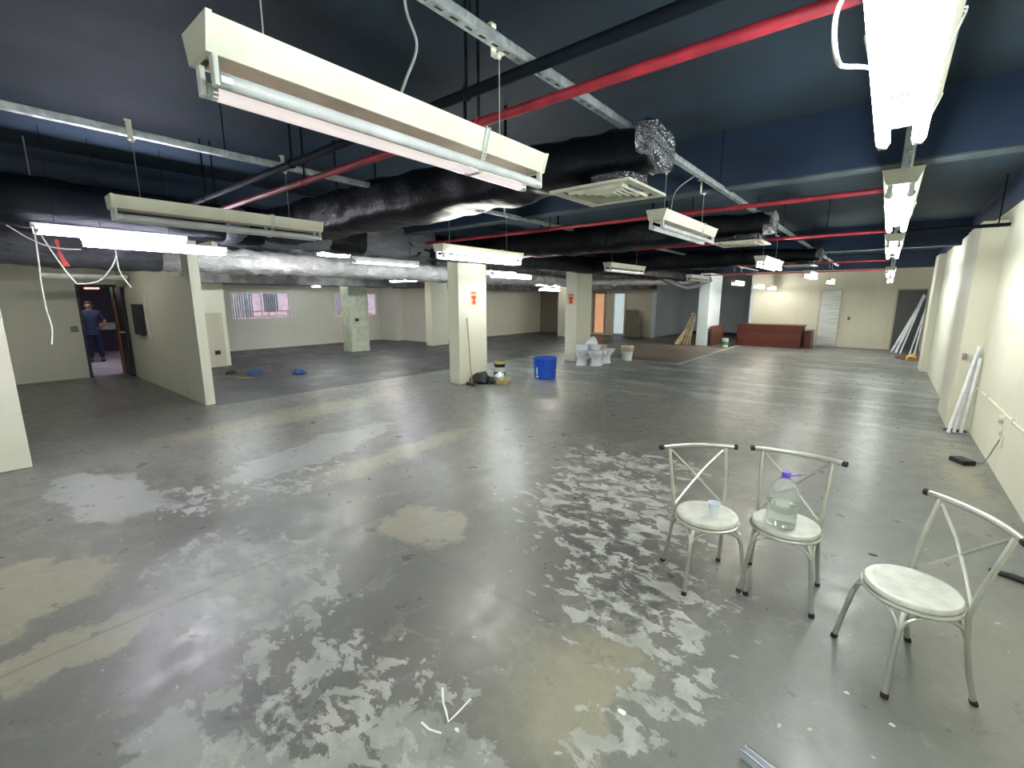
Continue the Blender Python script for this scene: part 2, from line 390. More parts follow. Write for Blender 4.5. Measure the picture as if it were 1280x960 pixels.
# window wall x=-16.9 : window 1 y 5.85..7.8, window 2 y 9.55..11.4, z 1.05..1.95
g = G().b2(-17.05, -16.9, 4.4, 5.85, 0, CZ).b2(-17.05, -16.9, 7.8, 9.55, 0, CZ).b2(-17.05, -16.9, 11.45, 12.1, 0, CZ)
for a, b in ((5.85, 7.8), (9.55, 11.45)): g.b2(-17.05, -16.9, a, b, 0, 1.05).b2(-17.05, -16.9, a, b, 1.95, CZ)
struct('wall_window', g, M_wallfar).name = 'wall_left'
struct('wall_pier', G().b2(-16.9, -15.8, 11.6, 12.1, 0, CZ).b2(-15.8, -14.4, 12.0, 12.15, 0, CZ), M_wallfar).name = 'wall_left'
struct('wall_long', G().b2(-14.55, -14.4, 12.1, 20, 0, CZ), M_wall).name = 'wall_left'
# grey soffits above the far left walls
struct('trim_7', G().b2(-16.9, -16.2, 4.45, 11.6, 2.2, CZ).b2(-15.8, -13.9, 11.5, 12.0, 2.16, CZ).b2(-14.4, -13.7, 12.1, 20, 2.14, CZ).b2(-14.4, -8.05, 19.3, 20, 2.16, CZ), M_soffit)
struct('trim_8', G().b2(-13.4, -12.8, 2.56, 10.5, 2.12, 2.40), M_soffit)
# next room
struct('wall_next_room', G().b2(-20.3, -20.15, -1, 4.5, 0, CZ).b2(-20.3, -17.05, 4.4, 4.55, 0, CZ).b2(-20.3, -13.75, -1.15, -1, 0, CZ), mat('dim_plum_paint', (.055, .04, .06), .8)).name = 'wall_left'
struct('baseboard_left', G().b2(-20.15, -20.1, -1, 4.4, .72, .95), mat('pale_rail_paint', (.45, .43, .5), .6))
struct('trim_9', G().b2(-20.15, -20.09, -1, 4.4, .62, .72), M_dark)
# doorway leaf and frame
d = struct('door_3', G().b2(-13.58, -12.98, 2.33, 2.37, .01, 1.98), mat('dark_door_leaf', (.02, .016, .014), .5))
obj('door_frame', G().b2(-13.77, -13.57, 1.70, 1.75, 0, 2.04).b2(-13.77, -13.57, 1.75, 2.38, 1.99, 2.04), mat('dark_frame', (.03, .03, .035), .5), d)
obj('door_jamb', G().b2(-13.82, -13.6, 2.31, 2.38, 0, 2.0), mat('orange_brown_wood', (.28, .12, .045), .5), d)
obj('door_handle', G().cyl((-13.05, 2.33, 1.0), (-13.05, 2.27, 1.0), .018).tube([(-13.05, 2.27, 1.0), (-13.17, 2.26, 1.0)], .012), M_chrome, d)
# windows
def window(name, y0, y1):
    f = G(); t = .035
    f.b2(-16.99, -16.90, y0, y1, 1.05, 1.05+t).b2(-16.99, -16.90, y0, y1, 1.95-t, 1.95).b2(-16.99, -16.90, y0, y0+t, 1.05, 1.95).b2(-16.99, -16.90, y1-t, y1, 1.05, 1.95)
    w = struct(name, f, M_whitep)
    for k in (1, 2, 3):
        y = y0+(y1-y0)*k/4
        obj('mullion', G().b2(-16.97, -16.93, y-.012, y+.012, 1.08, 1.92), M_whitep, w)
    obj('pane', G().b2(-16.955, -16.95, y0+t, y1-t, 1.08, 1.92), M_pane, w)
    g = G()
    for k in range(9):
        y = y0+.1+k*.075
        g.box((-17.04, y, 1.52), (.006, .062, .80), rz=.5)
    for k in range(7):
        y = y0+1.12+k*.07
        g.box((-17.04, y, 1.6), (.006, .055, .66), rz=-.6)
    obj('vertical_blind', g, mat('blue_grey_blind', (.30, .36, .42), .6), w)
    return w
xg = NT('window_glass'); xg.set(Base_Color=(.9, .95, 1, 1), Roughness=.03); xg.b.inputs['Transmission Weight'].default_value = 1; M_pane = xg.m
window('window_1', 5.85, 7.8); window('window_2', 9.55, 11.45)
o = tag(obj('neighbouring_wall', G().b2(-19.4, -19.2, 4.7, 13.5, 0, 3.3), mat('pink_render', (.62, .42, .44), .8)), 'pale pink rendered wall of the building seen outside the windows', 'wall')
o = thing('balcony_railing', 'pinkish red metal railing outside the windows in the left back wall', 'railing', (-17.5, 9, .0))
obj('rail', G().b2(-.02, .02, -3.2, 2.6, 1.27, 1.31).b2(-.02, .02, -3.2, 2.6, 1.09, 1.13), mat('salmon_metal', (.75, .22, .18), .5), o)
for k in range(9): obj('baluster', G().b2(-.012, .012, -3.1+k*.68, -3.07+k*.68, 0, 1.3), bpy.data.materials['salmon_metal'], o)

# ------------------------------------------------------------------ columns
def column(x0, x1, y0, y1, z1, m, label):
    return tag(obj('column', G().b2(x0, x1, y0, y1, 0, z1), m, bevel=.008), label, 'column', 'square concrete columns')
column(-6.88, -6.58, 6.34, 7.16, 2.66, M_wall, 'cream column with a pale orange sign, broom leaning on it')
column(-6.98, -6.62, 10.86, 11.68, 2.66, M_wall, 'cream column behind the pile of white toilets')
column(-7.15, -6.70, -.45, .28, 2.66, M_wall, 'cream column cut by the left edge of the photo')
column(-14.0, -13.5, 8.12, 8.80, 2.4, mat('olive_cream_paint', (.50, .54, .42), .6), 'greenish cream column in front of the far window with a dark stain spot')
column(-13.4, -13.05, 11.2, 12.0, 2.6, M_wall, 'narrow cream column against the back wall left of the broom column')
column(-11.95, -11.4, 17.95, 18.6, 2.6, M_wall, 'far cream column seen just left of the toilets column')
column(-5.5, -5.12, 17.7, 19.2, 2.66, M_white, 'bluish white column beside the dark leaning panel at the far end')

# ------------------------------------------------------------------ ceiling services
def channel(x, y0, y1, label):
    t = thing('strut_channel', label, 'metal channel', (x, y0, 2.66), 0, 'slotted steel channels under the ceiling')
    L = y1-y0
    g = G().b2(-.02, -.017, 0, L, 0, .04).b2(.017, .02, 0, L, 0, .04).b2(-.02, .02, 0, L, .037, .04)
    obj('rail', g, M_steel, t)
    g = G().b2(-.017, -.007, 0, L, 0, .003).b2(.007, .017, 0, L, 0, .003)
    k = 0
    while k*.07 < L: g.b2(-.007, .007, k*.07, k*.07+.035, 0, .003); k += 1
    obj('slotted_strip', g, M_steel, t)
    yy = 2.0
    while yy < L-.3:
        obj('threaded_rod', G().cyl((0, yy, .03), (0, yy, CZ-2.66), .004, 6), M_blackpipe, t); yy += 3.1
    return t
channel(0.0, -3.8, 20.2, 'slotted steel channel above the bright row of lamps along the right wall')
channel(-1.26, -3.8, 16.5, 'slotted steel channel running above the big unlit lamp in the foreground')
channel(-3.56, -3.8, 17.5, 'slotted steel channel at upper left above the second unlit lamp')

def pipe(y, x0, x1, z, r, m, label, name='sprinkler_pipe', cat='pipe'):
    t = thing(name, label, cat, (0, y, z), 0, 'red sprinkler pipes' if m == M_red else None)
    obj('pipe_run', G().cyl((x0, 0, 0), (x1, 0, 0), r, 12), m, t, smooth=True)
    x = x0+.6
    while x < x1:
        obj('hanger_rod', G().cyl((x, 0, r*.5), (x, 0, CZ-z), .007, 6), M_blackpipe, t); 
        obj('pipe_clamp', G().tube([(x+(r+.004)*0, (r+.004)*math.cos(a), (r+.004)*math.sin(a)) for a in [k*PI/5 for k in range(11)]], .004, 5), m, t)
        x += 1.7
    return t
pipe(1.70, -5.6, 1.0, 2.54, .021, M_red, 'thick red sprinkler pipe crossing above the foreground lamp')
pipe(4.75, -5.6, .02, 2.56, .021, M_red, 'red sprinkler pipe behind the square air diffuser nearest the camera')
pipe(7.55, -5.6, -.05, 2.56, .021, M_red, 'red sprinkler pipe just behind the second ceiling air diffuser')
pipe(12.9, -5.2, -.1, 2.55, .02, M_red, 'fourth red sprinkler pipe, thin, towards the far wall')
pipe(17.1, -5.2, -.1, 2.55, .02, M_red, 'farthest red sprinkler pipe in front of the cream far wall')
pipe(1.62, -5.6, 1.0, 2.64, .024, M_blackpipe, 'black conduit running beside the thick red pipe', 'black_conduit', 'pipe')
pipe(8.0, -1.4, 1.0, 2.585, .022, M_blackpipe, 'black conduit ending at the top of the right wall', 'black_conduit', 'pipe')

def shell(path, prof, n, amp, freq, seed):
    """closed duct skin: path along straight axis a->b, prof(t)->(rw,rh)"""
    g = G(); a, b = Vector(path[0]), Vector(path[1]); L = (b-a).length; st = max(2, int(L/.06)); d = (b-a).normalized()
    side = Vector((0, 0, 1)).cross(d).normalized(); up = d.cross(side); V = []
    for i in range(st+1):
        p = a + d*L*i/st; rw, rh, pw = prof(i/st)
        for k in range(n):
            th = 2*PI*k/n; c, s_ = math.cos(th), math.sin(th)
            q = p + side*rw*math.copysign(abs(c)**pw, c) + up*rh*math.copysign(abs(s_)**pw, s_)
            nn = (q-p).normalized()
            q += nn*(noise.noise(Vector((q.x*freq, q.y*freq, q.z*freq+seed)))*amp + noise.noise(q*freq*3.1)*amp*.4)
            V.append(q)
    F = [(i*n+k, i*n+(k+1) % n, (i+1)*n+(k+1) % n, (i+1)*n+k) for i in range(st) for k in range(n)]
    F += [tuple(range(n)), tuple(range(st*n, (st+1)*n))]
    return g.add(V, F)
# main ducts
t = thing('main_air_duct', 'long black wrapped air duct running in front of the column tops', 'air duct', (-6.03, 0, 2.57))
obj('duct_skin', shell([(0, -3.9, 0), (0, 17.5, 0)], lambda s: (.215, .205, .55), 28, .03, 2.2, 0), M_bag, t, smooth=True)
for y in (.6, 4.4, 8.3, 12.3): obj('hanger_rod', G().cyl((-.1, y, .1), (-.1, y, CZ-2.57), .006, 6), M_wire, t)
for y in (2.05, 3.85): obj('grey_wrap', shell([(0, y, 0), (0, y+1.25, 0)], lambda s: (.235-.01*s, .222, .6), 28, .05, 4, 5), M_foild, t, smooth=True)
t = thing('foil_air_duct', 'crinkled silver foil air duct behind the black duct, above the partition', 'air duct', (-9.2, 0, 2.39))
obj('duct_skin', shell([(0, 2.2, 0), (0, 15.5, -.04)], lambda s: (.24, .21, .8), 32, .05, 5, 3), M_foil, t, smooth=True)
obj('dull_duct_section', shell([(0, -3.9, .04), (0, 2.2, .02)], lambda s: (.29, .25, .7), 28, .05, 3, 8), M_foild, t, smooth=True)
# branch ducts with diffusers
def branch(y, label, dlabel, full=True):
    t = thing('branch_air_duct', label, 'air duct', (-1.1, y, 2.555), 0, 'black branch ducts')
    L = 4.7
    obj('duct_skin', shell([(0, 0, 0), (-L, 0, .01)], lambda s: (.145+.095*min(1, s*2.4), .112+.078*min(1, s*2.4), .55), 24, .03, 4, y), M_bag, t, smooth=True)
    obj('foil_end_cap', shell([(.035, 0, 0), (-.06, 0, 0)], lambda s: (.15, .118, .5), 24, .05, 9, y+3), M_endfoil, t, smooth=True)
    g = shell([(-.36, 0, -.15), (-.10, 0, -.15)], lambda s: (.11, .055, .3), 16, .02, 9, y)
    obj('foil_neck', g, M_endfoil, t)
    for x in (-1.3, -3.0):
        for q in (-.215, .215): obj('hanger_strap', G().b2(x-.012, x+.012, q-.004, q+.004, -.03, CZ-2.555), M_blackpipe, t)
    d = thing('air_diffuser', dlabel, 'air vent', (-1.40, y, 2.345), 0, 'square ceiling diffusers')
    g = G()
    def ring(a, b, z0, z1):
        s = len(g.v)
        V = []
        for h, z in ((a, z0), (b, z1)): V += [(-h, -h, z), (h, -h, z), (h, h, z), (-h, h, z)]
        F = [(k, (k+1) % 4, 4+(k+1) % 4, 4+k) for k in range(4)]
        g.add(V, F); g.add([(p[0], p[1], p[2]+.003) for p in V], F)
    ring(.26, .205, 0, .004); ring(.26, .258, 0, .012)
    obj('frame', g, M_housing, d)
    for h in (.190, .152, .114, .076):
        g = G(); ring(h-.020, h, -.006, .022); obj('louvre_ring', g, M_housing, d)
    obj('centre_plate', G().box((0, 0, .0), (.07, .07, .004)), M_housing, d)
    obj('plenum_box', G().b2(-.2, .2, -.2, .2, .03, .035), M_dark, d)
branch(2.63, 'black plastic wrapped branch duct with crumpled foil end in the centre foreground', 'square beige air diffuser nearest the camera')
branch(5.9, 'second black branch duct, ending behind the small central lamp', 'square air diffuser of the second branch duct')
branch(10.5, 'farthest black branch duct near the distant lit lamps', 'farthest square air diffuser above the distant lamps')
# small silver flexible ducts at the back
t = thing('flexible_duct', 'silver flexible duct hanging below the ceiling near the orange lit door', 'air duct', (-8.6, 15.5, 2.35))
obj('duct_skin', shell([(-.3, -.6, 0), (3.0, 3.0, .05)], lambda s: (.13, .13, 1), 20, .03, 8, 2), M_foil, t, smooth=True)
t = tag(obj('flexible_duct', G().tube([(-6.2, 15.0, 2.55), (-5.9, 15.8, 2.3), (-5.7, 16.6, 2.12), (-5.4, 17.0, 2.2), (-5.0, 17.3, 2.42)], [.09]*5, 14), M_foild, smooth=True), 'grey curved flexible duct drooping beside the bluish white column', 'air duct')
tag(obj('ceiling_globe_lamp', G().loft([(-.09+.18*k/10, 0, 0, .09*math.sin(PI*k/10)+.001, .09*math.sin(PI*k/10)+.001) for k in range(11)], 16, (-6.9, 13.6, 2.2)).cyl((-6.9, 13.6, 2.29), (-6.9, 13.6, CZ), .006, 6), M_whitep, smooth=True), 'small unlit white globe lamp hanging between the toilets column and white column', 'lamp')

# ------------------------------------------------------------------ lamps
def lamp(x, y0, y1, z, mats, label, wires=True, strap=True, along='Y', name='fluorescent_lamp', bare=False, W=.075, zt=2.66):
    L = y1-y0
    t = thing(name, label, 'ceiling lamp', (x, y0, z), 0 if along == 'Y' else -PI/2, 'hanging twin-tube lamps')
    W2 = W*.70; h0, h1 = .045, .115
    if not bare:
        g = G()
        g.ext([(-W2, h0), (-W, h1), (W, h1), (W2, h0), (W2-.006, h0), (W2-.004, h0+.035), (.02, h0+.012), (-.02, h0+.012), (-W2+.004, h0+.035), (-W2+.006, h0)], .012, L-.012)
        obj('housing', g, M_housing, t)
        for yy in (0, L-.012):
            obj('end_plate', G().ext([(-W2-.002, h0), (-W-.003, h1+.003), (W+.003, h1+.003), (W2+.002, h0)], yy, yy+.012), M_housing, t)
        obj('reflector', G().b2(-W2+.007, W2-.007, .03, L-.03, h0+.001, h0+.006), M_reflector, t)
    else:
        obj('batten', G().b2(-.03, .03, 0, L, .03, .075), M_whitep, t, bevel=.006)
        for yy in (.15, L-.15): obj('suspension_wire', G().cyl((0, yy, .07), (0, yy, CZ-z), .0025, 5), M_blackpipe, t)
    for i, sx in enumerate((-1, 1)):
        tb = obj('tube', G().cyl((sx*.042, .035, 0), (sx*.042, L-.035, 0), .0175, 12), mats[i], t, smooth=True)
        for q in (.024, L-.046): obj('tube_cap', G().cyl((sx*.042, q, 0), (sx*.042, q+.022, 0), .018, 10), M_steel, tb)
        for yy in (.012, L-.024): obj('lamp_holder', G().b2(sx*.042-.012, sx*.042+.012, yy, yy+.012, -.016, h0+.004), M_whitep, t, bevel=.003)
    if strap:
        s = L*.70; g = G()
        for a, b in ((( -W-.006, h1+.004), (-W2-.008, h0)), ((W+.006, h1+.004), (W2+.008, h0)), ((-W2-.008, h0), (-.034, -.022)), ((W2+.008, h0), (.034, -.022)), ((-.034, -.022), (.034, -.022)), ((-W-.006, h1+.006), (W+.006, h1+.006))):
            n = 7
            for k in range(n):
                p = Vector((a[0], s, a[1])).lerp(Vector((b[0], s, b[1])), (k+.5)/n); l = (Vector(a)-Vector(b)).length/n
                ang = math.atan2(b[1]-a[1], b[0]-a[0])
                g.box((p.x, s-.008, p.z), (l, .004, .0025), ry=-ang).box((p.x, s+.008, p.z), (l, .004, .0025), ry=-ang).box((p.x, s, p.z), (l*.35, .016, .0025), ry=-ang)
        obj('perforated_strap', g, M_steel, t)
    if wires:
        for yy in (L*.12, L*.82):
            obj('suspension_wire', G().cyl((0, yy, h1), (0, yy, zt-z-.03), .0022, 5), M_wire, t)
            c = zt-z
            obj('hanger_bracket', G().b2(-.03, -.026, yy-.014, yy+.014, -.03+c, .085+c).b2(-.06, -.026, yy-.014, yy+.014, .082+c, .086+c).b2(-.03, .016, yy-.014, yy+.014, -.032+c, -.028+c).cyl((0, yy, -.045+c), (0, yy, -.028+c), .007, 8), M_housing, t)
    return t
off = (M_tubeoff, M_tubeoff); lit = (M_lit, M_lit); litv = (M_litv, M_litv); litw = (M_litw, M_litw)
lamp(-1.25, .42, 1.67, 2.20, (M_tubepink, M_tubeoff), 'large unlit lamp in the foreground at upper left, tubes pinkish white')
lamp(-3.5, .64, 1.89, 2.185, off, 'unlit cream lamp at left above the bright violet-white tubes')
lamp(-1.36, 3.28, 4.53, 2.235, (M_tubedim, M_tubeoff), 'unlit cream lamp just right of the square air diffuser nearest the camera')  # off; the glow on one tube stands in for reflected light
lamp(-3.42, 3.04, 4.29, 2.13, (M_lit, M_litw), 'brightly lit lamp hanging in front of the broom column top')
lamp(-3.46, 6.55, 7.85, 2.17, (M_tubedim, M_tubedim), 'unlit cream lamp right of the toilets column top')
lamp(-3.6, 10.75, 12.1, 2.16, off, 'unlit cream lamp in front of the bluish white column top')
lamp(-1.36, 6.75, 8.0, 2.16, litw, 'lit warm lamp below the second branch duct')
lamp(-1.36, 11.1, 12.4, 2.18, lit, 'lit lamp below the farthest branch duct, left of the white louvred door')
lamp(-1.42, 16.1, 17.4, 2.2, litw, 'farthest lit lamp of the middle row, above the white louvred door')
lamp(-3.95, 16.0, 17.3, 2.2, litw, 'lit lamp hanging just right of the bluish white column')
lamp(-3.42, 16.6, 17.8, 2.1, litw, 'left of two small lit lamps close together before the far cream wall', wires=False)
lamp(-3.45, 19.0, 20.1, 2.1, litw, 'right of two small lit lamps close together before the far cream wall', wires=False)
lamp(-5.78, .82, 2.02, 2.215, litv, 'lower of the two bright violet-white lamps at left, beneath the black duct', wires=False, strap=False, bare=True)
lamp(-5.66, .50, 1.62, 2.285, litv, 'upper of the two bright violet-white lamps at left, partly behind the other', wires=False, strap=False, bare=True)
lamp(-5.7, 3.5, 4.65, 2.22, (M_tubeB, M_tubeB), 'dim white lamp against the foil duct left of the broom column', wires=False, strap=False, bare=True)
lamp(-7.6, 4.05, 4.65, 2.47, litw, 'short lit lamp at left of the dim white lamp against the foil duct', wires=False, strap=False, bare=True)
lamp(-5.72, 6.35, 7.55, 2.14, lit, 'lit lamp just right of the broom column, in front of the foil duct', wires=False, strap=False, bare=True)
lamp(-7.6, 8.2, 9.4, 2.34, lit, 'lit lamp partly hidden behind the one right of the broom column', wires=False, strap=False, bare=True)
lamp(-9.3, 12.8, 14.0, 2.03, litw, 'lit lamp left of the toilets column, over the dark floor area', wires=False, strap=False, bare=True)
lamp(-14.1, 9.4, 10.5, 2.19, litw, 'small lit lamp right of the greenish column', wires=False, strap=False, bare=True)
lamp(-10.7, 7.75, 9.1, 2.2, litv, 'lit lamp lying crosswise between the greenish column and broom column', wires=False, strap=False, bare=True, along='X')
lamp(-13.5, 6.9, 7.2, 2.06, litw, 'tiny lit lamp above the gap between the two far left windows', wires=False, strap=False, bare=True)
for o in bpy.data.objects:
    if o.parent is None and o.name.startswith('fluorescent_lamp') and o.get('label', '').startswith('tiny'): o.location.z = 2.1
RL = dict(wires=False, strap=True, W=.08)
lamp(-.03, .25, 1.95, 2.20, (M_litR, M_litR), 'blinding twin-tube lamp nearest the camera at the top right', **RL)
lamp(-.02, 3.05, 4.65, 2.235, (M_litR, M_litR), 'second lit lamp from the camera in the row along the right wall', **RL)
lamp(-.03, 5.95, 7.6, 2.235, lit, 'third lit lamp from the camera in the row along the right wall', **RL)
lamp(-.04, 11.4, 13.2, 2.21, lit, 'fourth lit lamp from the camera in the row along the right wall', **RL)
lamp(-.04, 15.8, 17.6, 2.21, lit, 'farthest lit lamp in the row along the right wall', **RL)
for o in list(bpy.data.objects):   # drop rods holding the right-hand row to its channel
    if o.parent is None and 'row along the right wall' in o.get('label', '') or o.get('label', '').startswith('blinding'):
        for yy in (.15, 1.45): obj('suspension_rod', G().b2(-.012, .012, yy, yy+.004, .11, 2.66-o.location.z), M_steel, o)
# the same rows continue behind the camera
lamp(-.03, -2.6, -1.0, 2.22, lit, 'lit lamp of the right-hand row behind the camera', **RL)
lamp(-3.45, -2.2, -.95, 2.2, lit, 'lit lamp of the third row behind the camera')
lamp(-5.7, -2.4, -1.1, 2.2, lit, 'lit lamp of the fourth row behind the camera', wires=False, strap=False, bare=True)
lamp(-11.6, 3.3, 4.5, 2.52, lit, 'added lit lamp, unseen behind the foil duct near the partition', wires=False, strap=False, bare=True)  # unseen lamps from here down are added to brighten the far left
lamp(-11.8, 6.6, 7.8, 2.55, lit, 'added lit lamp, unseen behind the foil duct facing the far window', wires=False, strap=False, bare=True)
lamp(-14.6, 7.0, 8.2, 2.60, lit, 'added lit lamp, unseen behind the foil duct close to the far window', wires=False, strap=False, bare=True)
lamp(-12.0, 12.6, 13.8, 2.6, lit, 'added lit lamp, unseen behind the foil duct in the far left area', wires=False, strap=False, bare=True)
lamp(-11.0, 17.0, 18.2, 2.6, litw, 'added lit lamp near the two glowing doors, unseen behind the ducts', wires=False, strap=False, bare=True)
lamp(-10.8, .6, 1.8, 2.55, (M_lits, M_lits), 'added lit lamp above the passage to the doorway, unseen behind the duct', wires=False, strap=False, bare=True)
lamp(-15.4, 2.4, 3.6, 2.75, litv, 'added lit lamp high in the next room, unseen behind the doorway lintel', wires=False, strap=False, bare=True)  # added out of sight to brighten the next room
lamp(-7.45, 3.0, 4.2, 2.68, lit, 'added unseen lamp above the gap between black and foil ducts, nearer the partition', wires=False, strap=False, bare=True)  # this one and the next are added to light the foil duct
lamp(-7.45, 6.0, 7.2, 2.70, lit, 'added unseen lamp above the gap between black and foil ducts, behind the broom column', wires=False, strap=False, bare=True)
# cables by the lamps
tag(obj('power_cable', G().tube(smooth([(-1.24, 1.01, 2.9), (-1.245, 1.0, 2.62), (-1.23, 1.03, 2.5), (-1.25, 1.0, 2.40), (-1.27, .97, 2.315)]), .0045, 6), M_wire, smooth=True), 'dark cable dropping to the large unlit foreground lamp', 'cable')
tag(obj('power_cable', G().tube(smooth([(-.12, 1.14, 2.30), (-.13, 1.06, 2.22), (-.125, 1.02, 2.16), (-.12, 1.06, 2.135), (-.12, 1.18, 2.17), (-.11, 1.33, 2.22), (-.09, 1.5, 2.27)]), .004, 6), M_whitewire, smooth=True), 'pale looped cable beside the blinding lamp at the top right', 'cable')
tag(obj('power_cable', G().tube(smooth([(-1.25, 3.75, 2.66), (-1.34, 3.58, 2.52), (-1.36, 3.55, 2.35)]), .0035, 6), M_wire, smooth=True), 'thin cable dropping to the lamp beside the nearest air diffuser', 'cable')
X0 = -6.75
def cab(pts, label, r=.007): 
    return tag(obj('hanging_cable', G().tube(smooth(pts), r, 6), M_whitewire, smooth=True), label, 'cable')
cab([(X0, .65, 2.40), (X0, .74, 2.15), (X0, .85, 1.91), (X0, .90, 1.885), (X0, .96, 1.89), (X0, 1.05, 1.92), (X0, 1.11, 1.98), (X0, 1.19, 2.1), (X0, 1.23, 2.2)], 'white cable hanging in a deep loop above the doorway at left')
cab([(X0, 1.23, 2.32), (X0, 1.235, 2.06), (X0, 1.27, 1.95), (X0, 1.32, 1.85)], 'short white cable end dangling over the right side of the doorway')
cab([(X0, .62, 2.4), (X0, .61, 2.1), (X0, .60, 1.9), (X0, .60, 1.65), (X0, .615, 1.42), (X0, .59, 1.25)], 'long beige cable hanging down in front of the door wall', .007)
cab([(X0+.05, .43, 2.43), (X0+.05, .55, 2.33), (X0+.05, .67, 2.26), (X0+.05, .8, 2.235), (X0+.05, .94, 2.24)], 'grey cable sagging across the foil duct at the far left', .006)
tag(obj('warning_ribbon', G().add([(-6.9, .77, 2.34), (-6.9, .80, 2.34), (-6.9, .80, 2.22), (-6.9, .86, 2.07), (-6.9, .80, 2.07), (-6.9, .78, 2.2)], [(0, 1, 2, 5), (5, 2, 3, 4)]).add([(-6.905, .77, 2.34), (-6.905, .80, 2.34), (-6.905, .80, 2.22), (-6.905, .86, 2.07), (-6.905, .80, 2.07), (-6.905, .78, 2.2)], [(5, 2, 1, 0), (4, 3, 2, 5)]), M_redd), 'red strip hanging under the duct above the door wall', 'ribbon')
tag(obj('wall_batten_lamp', G().b2(-13.55, -13.45, 1.5, 3.0, 2.12, 2.17).b2(-13.6, -13.45, 1.5, 3.0, 2.17, 2.2), M_whitep), 'unlit pale batten fixed above the doorway at left', 'lamp') if False else None
tag(obj('batten_lamp', G().b2(-12.3, -12.2, 1.1, 2.36, 2.14, 2.2).cyl((-12.25, 1.12, 2.125), (-12.25, 2.34, 2.125), .014, 10), M_whitep), 'unlit pale batten lamp above the doorway at left', 'ceiling lamp')
# lamps in the next room
t = thing('ceiling_batten', 'violet-white lit lamp seen through the doorway', 'ceiling lamp', (-16.2, 1.9, 2.05)); obj('tube', G().cyl((0, 0, 0), (-1.0, 0, .0), .02, 10), M_lit, t); obj('batten', G().b2(-1.0, 0, -.03, .03, .03, .07), M_whitep, t)
t = thing('signal_lamp', 'red glowing lamp seen through the doorway above the person', 'lamp', (-17.6, 2.55, 2.0)); obj('lens', G().b2(-.09, .09, -.16, .16, 0, .05), M_litr, t, bevel=.02); obj('mount', G().b2(-.03, .03, -.05, .05, .06, CZ-2.0), M_dark, t)
tag(obj('wall_notice', G().b2(-19.9, -19.85, 2.1, 2.3, 1.3, 1.95).b2(-19.9, -19.85, 2.35, 2.55, 1.6, 1.9), M_whitep), 'pale notices on the wall seen through the doorway left of the person', 'notice') if False else None

# ------------------------------------------------------------------ bistro chairs
def arc(a, b, up, n=8):
    a, b = Vector(a), Vector(b); P = []
    for k in range(n+1):
        t_ = k/n; h = math.sin(PI*t_)**.45
        p = a.lerp(b, t_); p.z = a.z + up*h; P.append(p)
    return P
def chair(loc, rz, label):
    t = thing('bistro_chair', label, 'chair', loc, rz, 'white and grey metal bistro chairs')
    s = obj('seat', G().lathe([(.05, .402), (.165, .402), (.176, .410), (.178, .420), (.172, .432), (.150, .436), (.140, .4335), (.02, .4335)], 40), M_seat, t, smooth=True)
    obj('seat_ring', G().tube([(.178*math.cos(a), .178*math.sin(a), .396) for a in [2*PI*k/32 for k in range(33)]], .009, 8), M_chrome, t, smooth=True)
    for sx in (-1, 1):
        P = [(sx*.182, -.18, .012), (sx*.165, -.165, .15), (sx*.150, -.145, .29), (sx*.138, -.128, .35), (sx*.12, -.11, .385)]
        l = obj('leg', G().tube(P, .0115, 10), M_chrome, t, smooth=True)
        obj('foot_cap', G().cyl((sx*.184, -.182, 0), (sx*.181, -.178, .022), .015, 10), M_rubber, l)
        P = [(sx*.186, .175, .012), (sx*.175, .145, .14), (sx*.163, .125, .28), (sx*.160, .112, .40), (sx*.165, .125, .50), (sx*.175, .165, .65), (sx*.182, .205, .785)]
        l = obj('leg', G().tube(P, .0115, 10), M_chrome, t, smooth=True)
        obj('foot_cap', G().cyl((sx*.187, .18, 0), (sx*.185, .171, .022), .015, 10), M_rubber, l)
    c = [(-.150, -.145, .30), (.150, -.145, .30), (.160, .118, .30), (-.160, .118, .30)]
    for k in range(4): obj('arched_brace', G().tube(arc(c[k], c[(k+1) % 4], .085, 12), .0075, 8), M_chrome, t, smooth=True)
    P = []
    for k in range(13):
        u = -1+2*k/12; P.append((u*.235, .235-.05*u*u - .0, .79))
    rl = obj('top_rail', G().tube(P, .0145, 12), M_chrome, t, smooth=True)
    for sx in (-1, 1):
        obj('rail_end_cap', G().cyl((sx*.228, .188, .79), (sx*.247, .180, .79), .0165, 12), M_rubber, rl)
        Q = [(sx*-.155, .125, .43), (sx*-.06, .16, .53), (sx*.05, .19, .65), (sx*.165, .20, .765)]
        obj('cross_bar', G().tube(Q, .007, 8), M_chrome, t, smooth=True)
    return t
chair((-.71, 2.75, 0), math.radians(40), 'left metal bistro chair with a paper cup on its round seat')
chair((-.315, 2.92, 0), math.radians(2), 'middle metal bistro chair holding the large water bottle')
chair((.235, 2.60, 0), math.radians(-56), 'right metal bistro chair with an empty white round seat')
